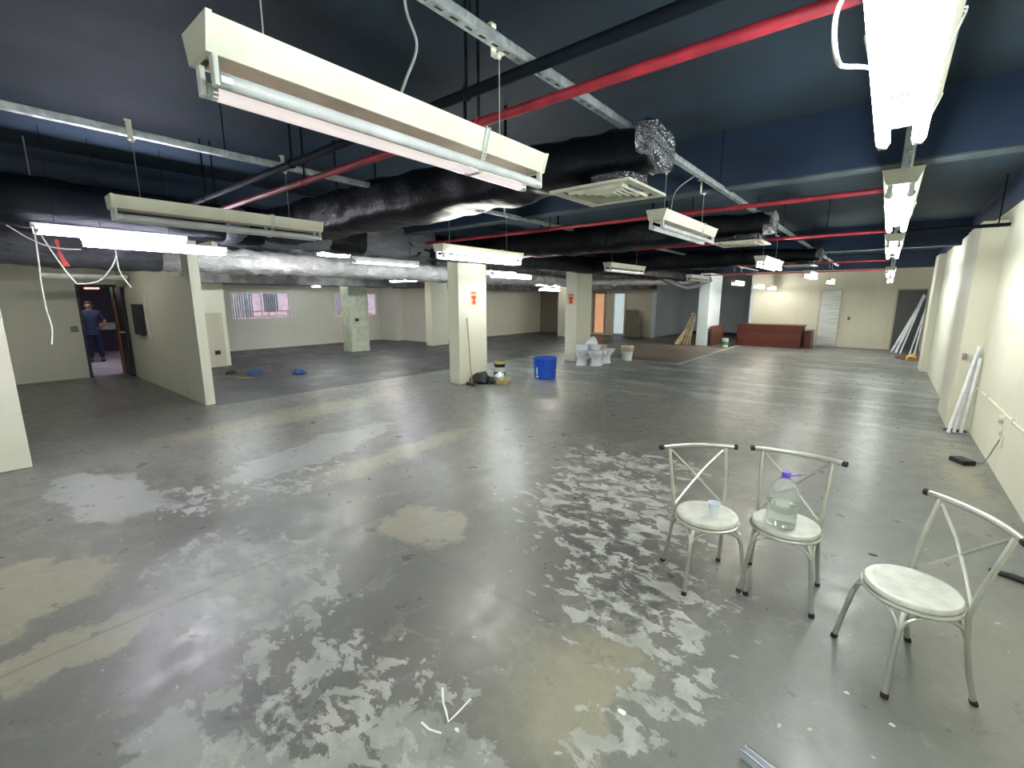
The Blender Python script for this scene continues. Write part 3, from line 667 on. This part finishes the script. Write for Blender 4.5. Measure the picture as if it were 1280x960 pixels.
# cup and bottle
t = thing('plastic_cup', 'small translucent white cup on the left chair seat', 'cup', (-.665, 2.715, .434))
x = NT('translucent_cup'); x.set(Base_Color=(.80, .86, .92, 1), Roughness=.3); x.b.inputs['Transmission Weight'].default_value = .35; MC = x.m; x.b.inputs['Transmission Weight'].default_value = .12
obj('cup_body', G().lathe([(.001, .001), (.024, 0), (.034, .088), (.037, .091), (.033, .09), (.022, .003), (0, .003)], 20, cap0=False, cap1=False), MC, t, smooth=True)
t = thing('water_bottle', 'large clear plastic water bottle with violet cap on the middle chair', 'bottle', (-.335, 2.865, .4345))
x = NT('clear_pet'); x.set(Base_Color=(.93, .97, .95, 1), Roughness=.06); x.b.inputs['Transmission Weight'].default_value = .80; x.b.inputs['IOR'].default_value = 1.12; MP = x.m
x = NT('water'); x.set(Base_Color=(.90, .95, .88, 1), Roughness=.03); x.b.inputs['Transmission Weight'].default_value = .9; x.b.inputs['IOR'].default_value = 1.2; MW = x.m
K = 1.10
pr = [(.055, .0), (.068, .006), (.070, .02), (.067, .03), (.070, .045), (.067, .055), (.070, .07), (.067, .08), (.071, .095), (.072, .15), (.069, .16), (.072, .17), (.071, .20), (.062, .235), (.045, .262), (.026, .28), (.018, .288), (.018, .30)]
pr = [(a*K, b) for a, b in pr]
obj('bottle_body', G().lathe(pr, 36), MP, t, smooth=True)
obj('water_fill', G().lathe([(.05, .004)]+[(r-.003, z) for r, z in pr[1:9]]+[(.074, .135), (.074, .1355)], 36), MW, t, smooth=True)
cp = obj('cap', G().lathe([(.022, .290), (.023, .293), (.023, .318), (.020, .322)], 24), M_purple, t, smooth=True)
obj('carry_loop', G().tube([(.022, 0, .303), (.05, .012, .309), (.072, .016, .312)], .004, 6), M_purple, cp)
# tub
t = thing('plastic_tub', 'big blue round plastic tub standing on the concrete between two columns', 'tub', (-5.72, 8.12, 0))
obj('tub_body', G().lathe([(.225, .0), (.235, .01), (.262, .43), (.275, .435), (.275, .455), (.255, .455), (.228, .02), (0, .02)], 40, cap1=False), M_blue, t, smooth=True)
obj('drain_strip', G().box((-.03, -.262, .17), (.018, .014, .17), rx=.06).box((-.03, -.24, .05), (.05, .03, .03)), M_whitep, t)
# ------------------------------------------------------------------ items at the broom column
t = thing('broom', 'broom with reddish wooden handle leaning on the cream column', 'broom', (-6.32, 6.42, 0))
obj('handle', G().tube([(0, 0, .05), (-.24, .13, 1.34)], .012, 8), M_wood, t)
obj('head', G().b2(-.14, .10, -.04, .04, .0, .055), mat('brown_bristle', (.05, .04, .03), .9), t, bevel=.01)
g = G().loft([(0, 0, 0, .16, .13), (.05, 0, 0, .21, .17), (.13, .0, .02, .2, .16), (.2, .03, .04, .13, .11), (.235, .04, .05, .05, .05)], 28).loft([(.0, .2, .1, .10, .09), (.07, .22, .12, .13, .1), (.15, .2, .12, .06, .05)], 20)
tag(obj('trash_bag', g.jit(.045, 9), M_trash, smooth=True, loc=(-6.4, 6.72, 0)), 'black plastic rubbish bag slumped at the foot of the broom column', 'bag')
t = thing('paint_bucket', 'white and green paint bucket with a mustard bucket on top, beside the broom column', 'bucket', (-6.30, 7.25, 0))
obj('bucket_body', G().lathe([(.12, 0), (.14, .28), (.145, .29), (.13, .29), (.11, .02), (0, .02)], 24, cap1=False), M_whitep, t, smooth=True)
obj('label_band', G().lathe([(.1302, .10), (.1375, .2)], 24, cap0=False, cap1=False), M_greenw, t)
t = thing('mustard_bucket', 'small mustard-rimmed bucket stacked on the white and green bucket', 'bucket', (-6.30, 7.25, .293))
obj('bucket_body', G().lathe([(.11, 0), (.125, .10), (.115, .10), (.1, .01), (0, .01)], 24, cap1=False), M_dark, t, smooth=True)
obj('rim', G().lathe([(.126, .07), (.132, .075), (.132, .125), (.122, .125)], 24, cap0=False, cap1=False), M_yellow, t)
t = thing('basin', 'shallow mustard plastic basin on the floor beside the black bag', 'basin', (-6.03, 7.0, 0))
obj('basin_body', G().lathe([(.14, 0), (.17, .09), (.18, .095), (.165, .095), (.13, .015), (0, .015)], 28, cap1=False), M_yellow, t, smooth=True)
tag(obj('crumpled_sheet', G().loft([(0, 0, 0, .08, .07), (.06, 0, 0, .12, .1), (.12, .02, 0, .08, .06), (.15, 0, 0, .02, .02)], 20).jit(.04, 12, 4), M_cer, smooth=True, loc=(-6.1, 7.0, .07)), 'crumpled white plastic sheet lying in the mustard basin', 'plastic sheet')
# extinguisher signs
def sign(loc, rz, label):
    t = thing('extinguisher_sign', label, 'sign', loc, rz, 'fire extinguisher signs')   # faces local -Y
    obj('panel', G().box((0, -.004, 0), (.21, .008, .31)), M_signborder, t, bevel=.003)
    obj('red_field', G().box((0, -.009, -.0), (.18, .003, .28)), M_signpale, t)
    obj('pictogram', G().box((0, -.012, .02), (.13, .003, .06)).box((0, -.012, -.04), (.06, .003, .1)).add([(-.07, -.0135, -.075), (.07, -.0135, -.075), (0, -.0135, -.135)], [(0, 1, 2)]).add([(-.07, -.0105, -.075), (.07, -.0105, -.075), (0, -.0105, -.135)], [(2, 1, 0)]), M_signred, t)
    g = G()
    for k in range(6): g.box((-.062+k*.025, -.012, .105), (.016, .003, .022))
    obj('heading', g.box((0, -.0115, .125), (.16, .003, .006)).box((0, -.0115, .085), (.16, .003, .006)), M_signdark, t)
sign((-6.58, 6.765, 1.74), PI/2, 'red down-arrow fire extinguisher sign on the broom column')
sign((-6.80, 10.86, 1.73), 0, 'dark red down-arrow fire extinguisher sign on the toilets column')
# ------------------------------------------------------------------ toilets
def toilet(loc, rz, label):
    t = thing('toilet_bowl', label, 'toilet', loc, rz, 'white toilets waiting on the floor')
    R = [(0, 0, .02, .155, .21), (.03, 0, .02, .15, .205), (.10, 0, .02, .125, .185), (.2, 0, .01, .125, .18), (.28, 0, -.02, .16, .21), (.35, 0, -.04, .178, .235), (.385, 0, -.04, .182, .24), (.395, 0, -.04, .175, .232), (.39, 0, -.05, .13, .18), (.3, 0, -.04, .10, .14), (.2, 0, -.02, .05, .06)]
    obj('bowl', G().loft(R, 32).b2(-.16, .16, .14, .24, .30, .39), M_cer, t, smooth=True)
    obj('rim', G().loft([(.392, 0, -.04, .184, .242), (.402, 0, -.04, .182, .24), (.402, 0, -.05, .125, .175), (.392, 0, -.05, .13, .18)], 32, cap0=False, cap1=False), M_cer, t, smooth=True)
toilet((-6.13, 10.38, 0), .15, 'front left white toilet bowl of the pile by the column')
toilet((-5.80, 10.55, 0), -.1, 'front right white toilet bowl of the pile by the column')
toilet((-5.85, 11.1, 0), 2.2, 'rear white toilet bowl turned sideways behind the front two')
def cistern(loc, rz, label, m=M_cer):
    t = thing('toilet_cistern', label, 'cistern', loc, rz, 'toilet cisterns on the pile')
    obj('tank', G().loft([(0, 0, 0, .15, .075), (.10, 0, 0, .17, .085), (.13, 0, 0, .17, .085)], 24, pw=.35), m, t, smooth=True)
    obj('lid', G().loft([(.13, 0, 0, .18, .095), (.15, 0, 0, .18, .095)], 24, pw=.35), m, t)
cistern((-6.12, 10.36, .405), .4, 'white cistern lying on the front left toilet bowl')
cistern((-5.84, 10.55, .405), -.2, 'white cistern lying on the front right toilet bowl')
tag(obj('plastic_wrap', G().loft([(0, 0, 0, .2, .14), (.06, 0, 0, .17, .12), (.15, .04, 0, .09, .07), (.22, .06, 0, .03, .02)], 24).jit(.035, 9, 2), M_cer, smooth=True, loc=(-5.98, 10.6, .545)), 'crumpled translucent white wrapping on top of the toilet pile', 'plastic sheet')
tag(obj('cardboard_box', G().b2(-.16, .16, -.12, .12, 0, .10), M_tan, loc=(-5.95, 11.05, .41), rz=.3, bevel=.004), 'tan cardboard box resting on the rear toilet bowl', 'box')
tag(obj('spray_can', G().lathe([(.035, 0), (.035, .14), (.02, .16), (.012, .165)], 16), M_dark, smooth=True, loc=(-6.22, 10.14, .405)), 'small black can at the left end of the toilet pile', 'can') if False else None
t = thing('paint_pail', 'white and tan pail standing right of the toilet pile', 'bucket', (-5.62, 12.05, 0))
obj('pail_body', G().lathe([(.13, 0), (.15, .22), (.155, .23), (.155, .25)], 24), M_whitep, t, smooth=True)
t = thing('paint_tray', 'tan and white tray stacked on the pail right of the toilets', 'tray', (-5.62, 12.05, .252))
obj('tray_body', G().loft([(0, 0, 0, .14, .11), (.08, 0, 0, .18, .14), (.13, 0, 0, .17, .13)], 24, pw=.6), M_tan, t, smooth=True)
obj('tray_lid', G().loft([(.13, 0, 0, .17, .13), (.17, 0, 0, .16, .12)], 24, pw=.6), M_whitep, t)
# ------------------------------------------------------------------ far end items
t = thing('timber_counter', 'long low reddish brown timber counter before the far wall', 'counter', (-4.3, 18.7, 0))
obj('front_panel', G().b2(0, 2.05, 0, .06, 0, .78), M_redwood, t)
obj('side_panel', G().b2(2.0, 2.06, .06, .9, 0, .78).b2(-.03, .03, .06, .9, 0, .78), mat('dark_timber', (.06, .02, .015), .5), t)
obj('counter_top', G().b2(-.05, 2.1, -.03, .92, .78, .81), M_redwood, t)
tag(obj('timber_crate', G().b2(-2.18, -1.98, 19.0, 19.9, 0, .60).b2(-2.2, -1.96, 18.98, 19.92, .6, .62), M_redwood), 'lower dark red timber block at the right end of the counter', 'crate')
tag(obj('timber_board', G().box((-4.98, 18.55, .36), (.05, 1.6, .74), ry=-.06), boards('dark_brown_board', (.09, .035, .02), (.13, .05, .03), .2, 2)), 'dark brown board leaning against the bluish white column', 'board')
t = thing('white_pail', 'small white and green pail in front of the dark leaning board', 'bucket', (-4.45, 17.7, 0))
obj('pail_body', G().lathe([(.10, 0), (.12, .30), (.125, .31)], 20), M_whitep, t, smooth=True)
obj('label_band', G().lathe([(.107, .08), (.116, .2)], 20, cap0=False, cap1=False), M_greenw, t)
for i, (x, y, dx, dy, h, w) in enumerate([(-6.02, 17.45, .34, .3, 1.18, .10), (-5.90, 17.5, .26, .2, 1.05, .09), (-5.80, 17.55, .20, .1, .95, .10), (-6.12, 17.35, .30, .3, .6, .15), (-5.69, 17.6, .11, .05, 1.15, .06)]):
    g = G().tube([(0, 0, .0), (dx, dy, h)], w*.5, 4)
    tag(obj('timber_plank', g, M_plank if i != 3 else M_tan, loc=(x, y, .02)), ['tall raw plank leaning left of the bluish white column', 'second plank leaning between its tall neighbours', 'shorter middle plank leaning near the bluish white column', 'short wide offcut at the left of the leaning planks', 'thin plank closest to the bluish white column'][i], 'plank', 'timber planks leaning by the white column')
tag(obj('stacked_panel', G().box((-9.1, 19.80, .62), (.6, .05, 1.25), rx=-.06).box((-9.0, 19.72, .45), (.75, .05, .9), rx=-.06), mat('dim_olive_panel', (.16, .15, .11), .7)), 'dim olive panels leaning on the end wall right of the pale blue door', 'panel')
# far wall doors
d = struct('door_4', G().b2(-1.93, -1.35, 20.36, 20.395, .05, 2.03), M_louvre)
obj('door_frame', G().b2(-1.98, -1.93, 20.35, 20.40, 0, 2.08).b2(-1.35, -1.30, 20.35, 20.40, 0, 2.08).b2(-1.93, -1.35, 20.35, 20.40, 2.03, 2.08), M_wallb, d)
d = struct('door_5', G().b2(.22, .95, 20.36, 20.395, .0, 2.03), M_shutter)
obj('door_frame', G().b2(.17, .22, 20.35, 20.40, 0, 2.08).b2(.22, .95, 20.35, 20.40, 2.03, 2.08), M_wallb, d)
tag(obj('light_switch', G().b2(-1.08, -1.0, 20.38, 20.4, .98, 1.1), mat('brown_switch', (.2, .16, .12), .5)), 'small brown switch on the cream far wall right of the white louvred door', 'switch')
# metal profiles leaning in the right far corner
for i in range(5):
    x = .25+i*.11 + (.12 if i > 2 else 0); tz = [1.8, 1.85, 1.7, 1.45, 1.2][i]; y = 19.3-.12*i
    tag(obj('metal_profile', G().tube([(0, 0, 0), (.62-.13*i, .45, tz)], .045 if i < 2 else .026, 4), M_alu, loc=(x, y, .01)),
        ['leftmost long pale metal profile leaning across the grey shutter', 'second long pale metal profile leaning across the grey shutter', 'middle pale metal profile leaning across the grey shutter', 'fourth, shorter metal profile leaning in the far right corner', 'shortest metal profile leaning in the far right corner'][i], 'metal profile', 'metal profiles in the far right corner')
tag(obj('debris_pile', G().loft([(0, 0, 0, .28, .5), (.06, 0, 0, .2, .36), (.12, 0, 0, .06, .12)], 20).jit(.05, 7), mat('dark_red_debris', (.10, .04, .03), .9), loc=(.6, 17.6, 0)), 'dark reddish heap of debris below the leaning metal profiles', 'debris', kind='stuff')
tag(obj('crumpled_packaging', G().loft([(0, 0, 0, .09, .12), (.08, 0, 0, .12, .15), (.18, 0, 0, .05, .06)], 16).jit(.06, 11), mat('yellow_brown_card', (.45, .30, .12), .8), loc=(.68, 17.1, .0)), 'crumpled yellowish packaging at the foot of the far right corner wall', 'packaging')
# white tubes leaning at the near pilaster
for i, (x, y, tx, ty, h) in enumerate([(.80, 8.02, .97, 8.28, 1.12), (.86, 8.08, .985, 8.3, 1.02), (.93, 8.12, .992, 8.2, .98)]):
    tag(obj('spare_tube', G().cyl((0, 0, .0), (tx-x, ty-y, h), .019, 12), M_wtube, smooth=True, loc=(x, y, .004)),
        ['left white spare tube leaning in the corner of the near pilaster', 'middle white spare tube leaning in the corner of the near pilaster', 'right pinkish white spare tube leaning in the corner of the near pilaster'][i], 'tube', 'spare white tubes leaning on the right wall')
tag(obj('tube_wrapping', G().loft([(0, 0, 0, .13, .06), (.02, 0, 0, .1, .05)], 16).jit(.02, 9), M_dark, loc=(.88, 8.2, 0)), 'flat black scrap under the spare white tubes', 'scrap')
# conduit and outlets on the right wall
t = thing('wall_conduit', 'cream conduit running along the right wall at waist height', 'conduit', (1.01, 0, .62))
obj('conduit_run', G().cyl((0, 2.5, .02), (0, 8.33, -.02), .011, 10), M_wall, t, smooth=True)
for y in (3.2, 4.6, 6.0, 7.4): obj('saddle_clip', G().b2(-.014, .01, y-.012, y+.012, -.02, .022), M_wall, t)
tag(obj('round_junction_box', G().cyl((1.02, 6.48, .54), (.985, 6.48, .54), .04, 20), M_wall, smooth=True), 'round cream junction box under the conduit on the right wall', 'junction box')
t = thing('power_outlet', 'pair of beige outlet plates on the right wall with a cord plugged in', 'power outlet', (1.02, 6.35, .38))
obj('cover_plate', G().b2(-.012, 0, .03, .10, -.03, .09), M_housing, t); obj('cover_plate', G().b2(-.012, 0, -.07, .0, -.09, .03), M_housing, t)
obj('socket', G().b2(-.016, -.01, .05, .08, .01, .05), M_tan, t)
PC = ([(1.0, 6.33, .36), (.985, 6.4, .25), (.97, 6.5, .12), (.95, 6.6, .03), (.93, 6.68, .01), (.86, 6.62, .012)])
t = thing('power_adapter', 'black power adapter on the floor, its cord plugged into the right wall', 'adapter', (.81, 6.60, 0))
obj('adapter_body', G().b2(-.07, .06, -.09, .09, 0, .05), M_dark, t, rz=.6, bevel=.01)
obj('cord', G().tube(smooth([(a-.81, b-6.6, c) for a, b, c in PC]), .006, 8), M_wire, t, smooth=True)
tag(obj('power_outlet', G().b2(.835, .875, 8.325, 8.35, .94, 1.02).b2(.845, .865, 8.315, 8.33, .96, 1.0), M_wallbr), 'open dark socket on the near pilaster beside the leaning tubes', 'power outlet')
tag(obj('power_outlet', G().b2(.885, .9, 10.6, 10.75, .35, .47), M_wallb), 'small socket low on the right wall beyond the near pilaster', 'power outlet')
tag(obj('rag_strap', G().tube([(.70, 3.98, .012), (.80, 3.95, .02), (.90, 3.9, .02), (1.0, 3.82, .012)], [.012, .02, .022, .015], 8), M_dark, smooth=True), 'black strap lying on the floor behind the right chair', 'strap')
# left switch, stain, dark box
tag(obj('light_switch', G().b2(-13.6, -13.58, 1.52, 1.64, 1.02, 1.14), mat('grey_switch', (.25, .25, .23), .5)), 'grey switch plate on the door wall left of the doorway', 'switch')
t = thing('meter_box', 'black box hanging on the partition right of the doorway', 'box', (-11.85, 2.40, 1.0)); obj('box_body', G().b2(-.3, .3, -.08, 0, 0, .62), M_dark, t, bevel=.01)
tag(obj('surface_conduit', G().tube([(-11.3, 2.385, 1.95), (-11.3, 2.385, 1.1), (-11.2, 2.385, .95)], .012, 8), M_wall, smooth=True), 'pale conduit running down the partition beside the black box', 'conduit')
tag(obj('power_outlet', G().b2(-13.22, -13.2, 4.08, 4.2, .32, .42), M_dark), 'dark socket on the low panel left of the windows', 'power outlet')
tag(obj('power_outlet', G().b2(-13.5, -13.48, 8.3, 8.42, 1.0, 1.1), M_dark), 'dark socket on the greenish column', 'power outlet')
# rubbish on the dark floor
for i, (x, y, s, c) in enumerate([(-11.3, 4.25, .16, M_bluecloth), (-11.75, 3.95, .13, M_trash), (-10.55, 4.95, .15, M_bluecloth)]):
    tag(obj('cloth_scrap', G().loft([(0, 0, 0, s, s*1.2), (.04, 0, 0, s*.8, s), (.09, 0, 0, s*.3, s*.4)], 16).jit(.05, 8, i), c, smooth=True, loc=(x, y, 0)), ['blue-green cloth scrap on the dark floor near the partition', 'dark scrap closest to the low panel on the dark floor', 'blue cloth scrap alone in the middle of the dark floor'][i], 'cloth')
tag(obj('wood_strip', G().box((0, 0, .012), (.9, .03, .02)), M_plank, loc=(-11.0, 3.75, 0), rz=.5), 'thin pale strip lying on the dark floor near the partition', 'strip')
tag(obj('channel_offcut', G().b2(-.3, .3, -.02, -.016, 0, .035).b2(-.3, .3, .016, .02, 0, .035).b2(-.3, .3, -.02, .02, 0, .004).b2(-.3, .3, -.02, -.012, .032, .035).b2(-.3, .3, .012, .02, .032, .035), M_alu, loc=(.06, 1.60, 0), rz=-.25), 'short galvanised channel offcut on the floor at the bottom edge', 'channel')
def mark(pts, label, r=.005):
    return tag(obj('chalk_mark', G().tube([(a, b, .0015) for a, b in pts], r, 6).xf(Matrix.Diagonal((1, 1, .3, 1))), M_whitep), label, 'mark', 'white marks on the floor')
mark([(-1.35, 1.15), (-1.29, 1.10), (-1.25, 1.08), (-1.205, 1.052), (-1.205, 1.10), (-1.21, 1.19)], 'white V-shaped mark drawn on the concrete floor')
mark([(-1.29, .98), (-1.24, .98), (-1.19, 1.0)], 'short white stroke left of the V-shaped floor mark')
for i, (x, y) in enumerate([(-.02, 2.12), (.13, 2.15), (-.42, 1.83), (-1.12, 1.62), (-1.04, 1.5), (-1.6, 1.7), (-.98, 1.72), (-.62, 1.45)]):
    pass
def bit(px, py, label, m=M_whitep, s=.012):
    tag(obj('floor_chip', G().loft([(0, 0, 0, s, s*.7), (.004, 0, 0, s*.7, s*.5)], 7).jit(.004, 90, px), m, loc=(px, py, 0)), label, 'chip', 'paint chips on the floor')
bit(.06, 2.27, 'white chip on the floor in front of the right chair, left one'); bit(.215, 2.2, 'white chip on the floor in front of the right chair, right one')
bit(-.67, 1.55, 'white chip on the floor at the edge of the grey paint', s=.02)
bit(-1.15, 1.05, 'small white chip right of the V-shaped floor mark')
bit(.12, 3.75, 'black chip on the floor between the middle and right chairs', M_dark, .03)
bit(-3.05, 4.75, 'black chip on the floor in front of the broom column', M_dark, .03)

# ------------------------------------------------------------------ the person in the doorway
def skin(name, nodes, edges, m, parent, sub=2):
    me = bpy.data.meshes.new(name); me.from_pydata([n[0] for n in nodes], edges, [])
    o = bpy.data.objects.new(name, me); COL.objects.link(o); o.parent = parent; me.materials.append(m)
    md = o.modifiers.new('skin', 'SKIN')
    lay = me.skin_vertices[0].data
    for i, n in enumerate(nodes): lay[i].radius = n[1] if isinstance(n[1], tuple) else (n[1], n[1])
    lay[0].use_root = True
    md.use_smooth_shade = True
    s = o.modifiers.new('sub', 'SUBSURF'); s.levels = sub; s.render_levels = sub
    return o
P = thing('person', 'person in dark blue shirt and blue jeans standing in the doorway, hand on hip', 'person', (-16.95, 2.33, 0), math.radians(75))
# local: faces -Y, x right of the figure's own left... ; height 1.63
N = [((0, 0, .90), (.15, .10)), ((0, 0, 1.05), (.14, .10)), ((0, 0, 1.22), (.17, .11)), ((0, 0, 1.36), (.15, .09)), ((0, .0, 1.43), (.055, .055)), ((0, -.01, 1.49), (.06, .065)), ((0, -.015, 1.55), (.075, .09)), ((0, 0, 1.61), (.06, .075)),
     ((.17, 0, 1.34), .06), ((.27, .02, 1.15), .045), ((.29, .0, 1.08), .04), ((.22, -.07, .99), .03), ((.19, -.09, .965), (.026, .018)),
     ((-.17, 0, 1.34), .06), ((-.22, .02, 1.08), .045), ((-.23, -.02, .86), .032), ((-.23, -.03, .80), (.02, .035)),
     ((.10, 0, .80), .085), ((.11, -.01, .48), .058), ((.11, .01, .30), .055), ((.12, .02, .09), .038), ((.13, -.10, .035), (.04, .03)),
     ((-.10, 0, .80), .085), ((-.11, -.01, .48), .058), ((-.11, .01, .30), .055), ((-.12, .02, .09), .038), ((-.13, -.10, .035), (.04, .03))]
E_ = [(0, 1), (1, 2), (2, 3), (3, 4), (4, 5), (5, 6), (6, 7), (3, 8), (8, 9), (9, 10), (10, 11), (11, 12), (3, 13), (13, 14), (14, 15), (15, 16), (0, 17), (17, 18), (18, 19), (19, 20), (20, 21), (0, 22), (22, 23), (23, 24), (24, 25), (25, 26)]
# fingers rooted in the palms
for hand, (bx, by, bz), d in ((12, (.19, -.09, .965), (-.6, -.3, -.3)), (16, (-.23, -.03, .80), (0, -.1, -1))):
    for k in range(5):
        L = [.045, .07, .078, .072, .055][k]; off_ = (k-2)*.014
        a = len(N); dv = Vector(d).normalized()
        sx = Vector((0, 1, 0)) if hand == 16 else Vector((0, .6, -.6))
        if k == 0: dv = (dv + sx*-1.0).normalized()
        p0 = Vector((bx, by, bz)) + sx*off_ + dv*.03
        N += [(tuple(p0), .009), (tuple(p0+dv*L*.6), .008), (tuple(p0+dv*L*.6+(dv+Vector((.4, 0, 0))).normalized()*L*.4), .007)]
        E_ += [(hand, a), (a, a+1), (a+1, a+2)]
body = skin('body', N, E_, M_skin, P)
grow = .014
def sub(ids, name, m, extra=grow, more=()):
    nn = [(N[i][0], tuple(q+extra for q in (N[i][1] if isinstance(N[i][1], tuple) else (N[i][1],)*2))) for i in ids]
    mp = {i: k for k, i in enumerate(ids)}
    ee = [(mp[a], mp[b]) for a, b in E_ if a in mp and b in mp]
    for p, q, c in more: nn.append((p, q)); ee.append((mp[c], len(nn)-1))
    return skin(name, nn, ee, m, P)
sub([0, 1, 2, 3, 8, 9, 13, 14], 'shirt', M_shirt, .022, [((0, 0, .82), (.175, .125), 0), ((0, 0, 1.44), (.062, .06), 3)])
sub([0, 17, 18, 19, 20, 22, 23, 24, 25], 'trousers', M_jeans, .018, [((0, 0, 1.0), (.155, .11), 0)])
for sx in (-1, 1): obj('shoe', G().loft([(0, 0, 0, .05, .13), (.04, 0, 0, .05, .125), (.075, 0, .03, .038, .07), (.09, 0, .05, .03, .04)], 20), M_shoe, P, smooth=True, loc=(sx*.125, -.06, 0))
obj('hair', G().loft([(0, 0, .035, .07, .055), (.03, 0, .02, .085, .09), (.07, 0, .01, .078, .088), (.10, 0, .01, .05, .06), (.11, 0, .01, .01, .01)], 20), M_hair, P, smooth=True, loc=(0, 0, 1.555))
obj('nose', G().loft([(0, 0, 0, .014, .014), (.035, 0, .012, .005, .005)], 8), M_skin, P, loc=(0, -.105, 1.525))
for sx in (-1, 1):
    obj('eye', G().loft([(-.008, 0, 0, .004, .004), (0, 0, 0, .012, .007), (.008, 0, 0, .004, .004)], 10), M_hair, P, loc=(sx*.03, -.095, 1.555))
    obj('ear', G().loft([(0, 0, 0, .008, .012), (.03, 0, 0, .012, .02), (.055, 0, 0, .006, .01)], 10), M_skin, P, loc=(sx*.08, 0, 1.515))
obj('mouth', G().box((0, -.1, 1.505), (.04, .006, .006)), mat('lips', (.2, .06, .05), .5), P)

# ------------------------------------------------------------------ light, world, camera
def area(name, loc, size, sy, power, col, rot=(0, 0, 0)):
    l = bpy.data.lights.new(name, 'AREA'); l.shape = 'RECTANGLE'; l.size = size; l.size_y = sy; l.energy = power; l.color = col
    o = bpy.data.objects.new(name, l); COL.objects.link(o); o.location = loc; o.rotation_euler = rot; return o
w = bpy.data.worlds.new('outside'); sc.world = w; w.use_nodes = True
bg = w.node_tree.nodes['Background']; bg.inputs[0].default_value = (.75, .85, 1, 1); bg.inputs[1].default_value = 1.8

cam = bpy.data.cameras.new('camera'); co = bpy.data.objects.new('camera', cam); COL.objects.link(co)
cam.sensor_width = 36; cam.lens = 36*564/1280; cam.clip_start = .02; cam.clip_end = 200
co.location = (0, 0, 1.72); co.rotation_euler = (PI/2-math.atan(106/564), 0, math.radians(39.4))
sc.camera = co
sc.view_settings.view_transform = 'Standard'; sc.view_settings.look = 'None'
sc.view_settings.exposure = .58; sc.view_settings.gamma = 1; sc.view_settings.use_curve_mapping = False
